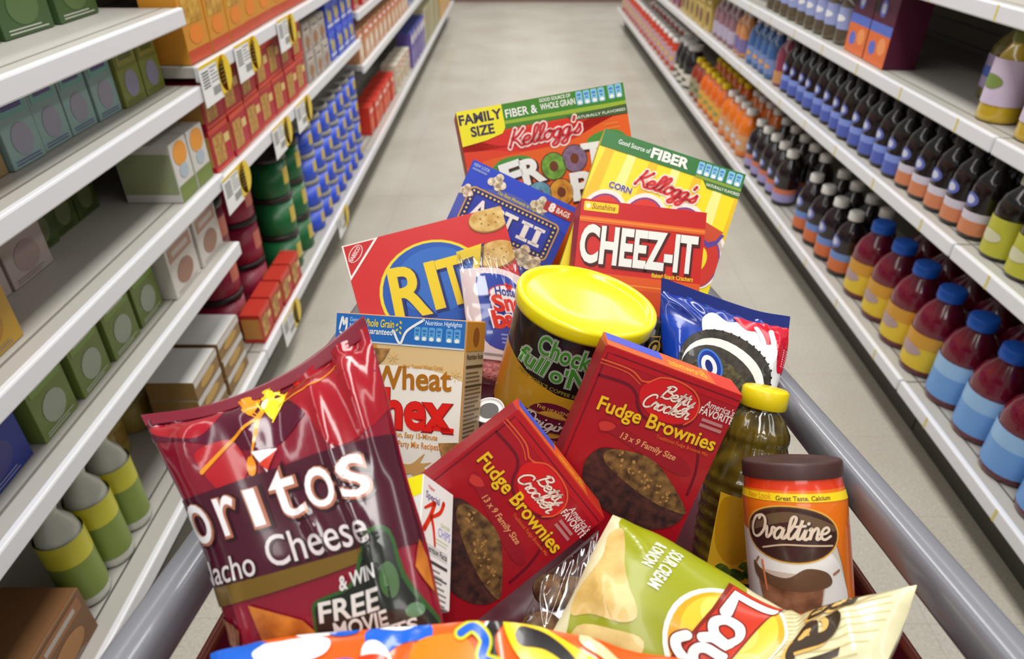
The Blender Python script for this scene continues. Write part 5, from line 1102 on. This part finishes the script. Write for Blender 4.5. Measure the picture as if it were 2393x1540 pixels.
A.poly([(-38, 98), (22, 100), (14, 140), (-30, 140)], M((206, 186, 170), .3, coat=.3), 4); A.poly([(-36, 106), (19, 108), (13, 140), (-29, 140)], CC, 5); A.blob([(-40, 92), (-30, 100), (-10, 104), (6, 94), (22, 98), (24, 110), (0, 116), (-26, 112), (-38, 106)], M((106, 74, 54), .3, coat=.3), 6); A.stroke([(-38, 94), (-34, 88)], 2, CC, 6); A.stroke([(28, 100), (33, 97)], 2.4, CC, 6); A.stroke([(-30, 90), (-27, 118)], 2, M((226, 130, 80), .3), 7)
A.poly([(-60, 134), (26, 136), (26, 152), (-60, 152)], M((214, 78, 34), .3, coat=.3), 8); A.text('CHOCOLATE MALT', -52, 143, 6, M((240, 214, 196), .3), 9, w=74, bold=.01)
for k_, (v_, f_, m_, l_) in enumerate(A.it): A.it[k_] = ([(a_, b_ if b_ <= 32 else 32 + (b_ - 32) * .85) for a_, b_ in v_], f_, m_, l_)
A.bake(mb, cyl_map(jar_r), cut=(4, 6), smooth=True, clip=(-73, 12, 73, 148)); mb.build('jar_body', r)
mb = MB(); RL = R * .97
pl = []
mb.lathe([(RL, -.0135), (RL * 1.0, -.002), (RL * .975, 0), (RL * .9, .0004), (RL * .86, -.0008), (.0001, -.0008)], M((66, 38, 36), .45), 64, cap=False); mb.build('screw_lid', r)
# --- cooking oil bottle
r = empty('oil_bottle', (0.255, 0.5533, 0.9456), (-0.4805, -0.0456, -0.3994), 'clear cooking oil bottle with yellow cap, behind the malt drink jar', 'bottle'); r.scale = (.92,) * 3
OIL = MN('oil_in_bottle', (58, 46, 14), (110, 90, 26), 30, .12, coat=.5, detail=2, spec=.6)
def oil_r(z):
    P = [(.020, .019), (.026, .019), (.034, .026), (.046, .0325), (.056, .034), (.062, .0325), (.072, .036), (.088, .044), (.104, .047), (.15, .047), (.21, .046), (.225, .043)]
    for (a, ra), (b, rb) in zip(P, P[1:]):
        if z <= b: return ra + (rb - ra) * max(0, (z - a) / (b - a))
    return P[-1][1]
vs = []; fs = []; nn = 64; zz = [.018 + k * .003 for k in range(70)]
for z in reversed(zz):
    for i in range(nn):
        a = 2 * math.pi * i / nn; amp = .0012 if .046 < z < .075 else (.0007 if z > .10 else .0003)
        q = oil_r(z) + amp * math.cos(a * 20) + (.0009 * math.cos(z * 420) if .10 < z else 0); vs.append((q * math.cos(a), q * math.sin(a), -z))
for j in range(len(zz) - 1):
    for i in range(nn): fs.append((j * nn + i, j * nn + (i + 1) % nn, (j + 1) * nn + (i + 1) % nn, (j + 1) * nn + i))
fs.append(tuple(reversed(range(nn))))
mb = MB(); mb.add(vs, fs, OIL, True); mb.build('bottle_body', r)
mb = MB(); vs = []; fs = []; YC = M((232, 206, 20), .3)
for k, (q, z) in enumerate([(.0235, -.0225), (.0245, -.021), (.0245, -.003), (.0225, -.0005), (.0001, -.0002)]):
    for i in range(80):
        a = 2 * math.pi * i / 80; qq = q + (.0005 if i % 2 and 0 < k < 3 else 0); vs.append((qq * math.cos(a), qq * math.sin(a), z))
for j in range(4):
    for i in range(80): fs.append((j * 80 + i, j * 80 + (i + 1) % 80, (j + 1) * 80 + (i + 1) % 80, (j + 1) * 80 + i))
mb.add(vs, fs, YC, True); mb.build('cap', r)
mb = MB(); A = Art(); A.rect(-26, 116, 30, 208, M((246, 192, 44), .35, coat=.2), 1); A.blob([(-20, 120), (20, 122), (26, 160), (0, 190), (-22, 170)], M((214, 156, 24), .35, coat=.2), 2)
for x, y, s_ in ((-8, 198, 9), (6, 200, 10), (20, 196, 9), (14, 188, 7), (-18, 204, 7)): A.blob([(x - s_, y + 2), (x - s_ * .4, y - s_ * .6), (x + s_ * .5, y - s_ * .5), (x + s_, y + 2), (x + s_ * .3, y + s_ * .6), (x - s_ * .5, y + s_ * .6)], MN('herb_photo', (44, 74, 20), (110, 130, 40), 120, .5), 3)
A.bake(mb, cyl_map(lambda z: oil_r(z) + .0018), cut=(4, 8), smooth=True); mb.build('front_label', r)
# --- dark canister behind the coffee can
r = empty('canister', (0.1545, 0.6548, 0.9632), (-0.3802, -0.0226, -0.2176), 'narrow black canister with gold emblem between the yellow lid and the blue cookie pack', 'canister'); r.scale = (.74,) * 3
mb = MB(); mb.lathe([(.0215, -.11), (.0225, -.107), (.0225, -.012), (.0215, -.01)], M((22, 20, 20), .25, coat=.5), 32)
A = Art(); A.rect(-60, 22, 60, 24, M((190, 150, 60), .3), 1); A.ell(6, 40, 9, 12, M((190, 160, 84), .3), 1, 20); A.ell(6, 40, 6.5, 9.5, M((40, 30, 24), .3), 2, 20); A.ell(6, 40, 3, 5, M((190, 160, 84), .3), 3, 20); A.stroke([(14, 20), (8, 60)], 1.4, M((190, 150, 60), .3), 2)
A.bake(mb, cyl_map(lambda z: .0225), cut=(3, None), smooth=True); mb.build('canister_body', r)
mb = MB(); mb.lathe([(.0228, -.012), (.0232, -.002), (.022, 0), (.0001, 0)], M((30, 28, 28), .35), 32, cap=False); mb.build('lid', r)
# --- steel can lying under the coffee can
r = empty('food_can', (-0.0293, 0.5541, 0.9128), (0.1657, -0.1425, 0.1524), 'small steel can with blue wall, low between wheat cereal box and coffee can', 'can'); r.scale = (.37,) * 3
mb = MB(); mb.lathe([(.043, -.095), (.044, -.092), (.044, -.050)], M((30, 84, 190), .3, coat=.3), 40, cap=False); mb.lathe([(.0438, -.051), (.0438, -.004)], M((170, 168, 164), .35, metal=.5), 40, cap=False); mb.build('can_body', r)
mb = MB(); SL = M((232, 230, 228), .35); mb.lathe([(.0442, -.006), (.0456, -.003), (.0456, .001), (.0435, .0015), (.0415, -.001), (.0405, -.004), (.03, -.0042), (.028, -.003)], SL, 48, cap=False); mb.lathe([(.0285, -.003), (.0001, -.003)], M((84, 82, 78), .55), 48, cap=False); mb.build('can_lid', r)
# --- white snack box with red initial
r = empty('snack_box', (-0.0709, 0.3764, 0.9992), (-1.0176, 0.9938, 0.511), 'narrow white box with red script initial and yellow corner, beside the red chip bag', 'box'); r.scale = (.92,) * 3
w, d, h = .046, .024, .10
mb = MB(); mb.box(0, 0, -h, w, d, 0, M((226, 224, 220), .4), .0008); mb.build('carton', r)
mb = MB(); A = Art(); A.rect(.6, .6, w * 1000 - .6, h * 1000 - .6, M((224, 222, 220), .4), 0)
A.text('New', 8, 10, 3.6, M((206, 70, 70)), 1, w=9); A.text('Special', 5, 19, 6, M((90, 84, 130)), 1, w=20)
RK = M((206, 44, 20), .35)
A.stroke([(17, 20), (11, 24), (4, 29)], 4.2, RK, 2, w2=2); A.stroke([(18, 20), (12, 34), (5, 46)], 4.4, RK, 2, w2=5); A.stroke([(31, 15), (26, 25), (13, 34)], 4.6, RK, 2, w2=2.6); A.stroke([(14, 33), (18, 42), (21, 55)], 4.4, RK, 2, w2=2.6)
A.text('CRACKER', 28, 36, 3, M((170, 190, 130)), 1, w=14); A.text('CHIPS', 25, 45, 7, M((150, 146, 200)), 1, w=18); A.lines(22, 48, 42, 2, 3, 1.1, M((190, 200, 170)), 1)
A.rect(6, 56, 40, 64, M((200, 198, 196)), 1); A.text('Nutrition Facts', 7, 62, 4.6, M((60, 60, 60)), 2, w=32); A.rect(6, 68, 40, 70.5, M((60, 60, 60)), 2); A.lines(6, 74, 40, 10, 4, 1.3, M((130, 128, 126)), 2, .3); A.rect(8, 79, 40, 80.5, M((90, 90, 90)), 2)
A.bake(mb, front(0), clip=(.5, .5, w * 1000 - .5, h * 1000 - .5)); mb.build('side_panel', r)
mb = MB(); A = Art(); A.rect(.5, .5, d * 1000 - 1, h * 1000 - 1, M((226, 224, 222), .4), 0); A.poly([(0, 0), (90, 0), (90, 28), (0, 18)], M((240, 228, 20), .4), 1)
A.bake(mb, left_side(), clip=(.5, .5, d * 1000 - .5, h * 1000 - .5)); mb.build('front_panel', r)
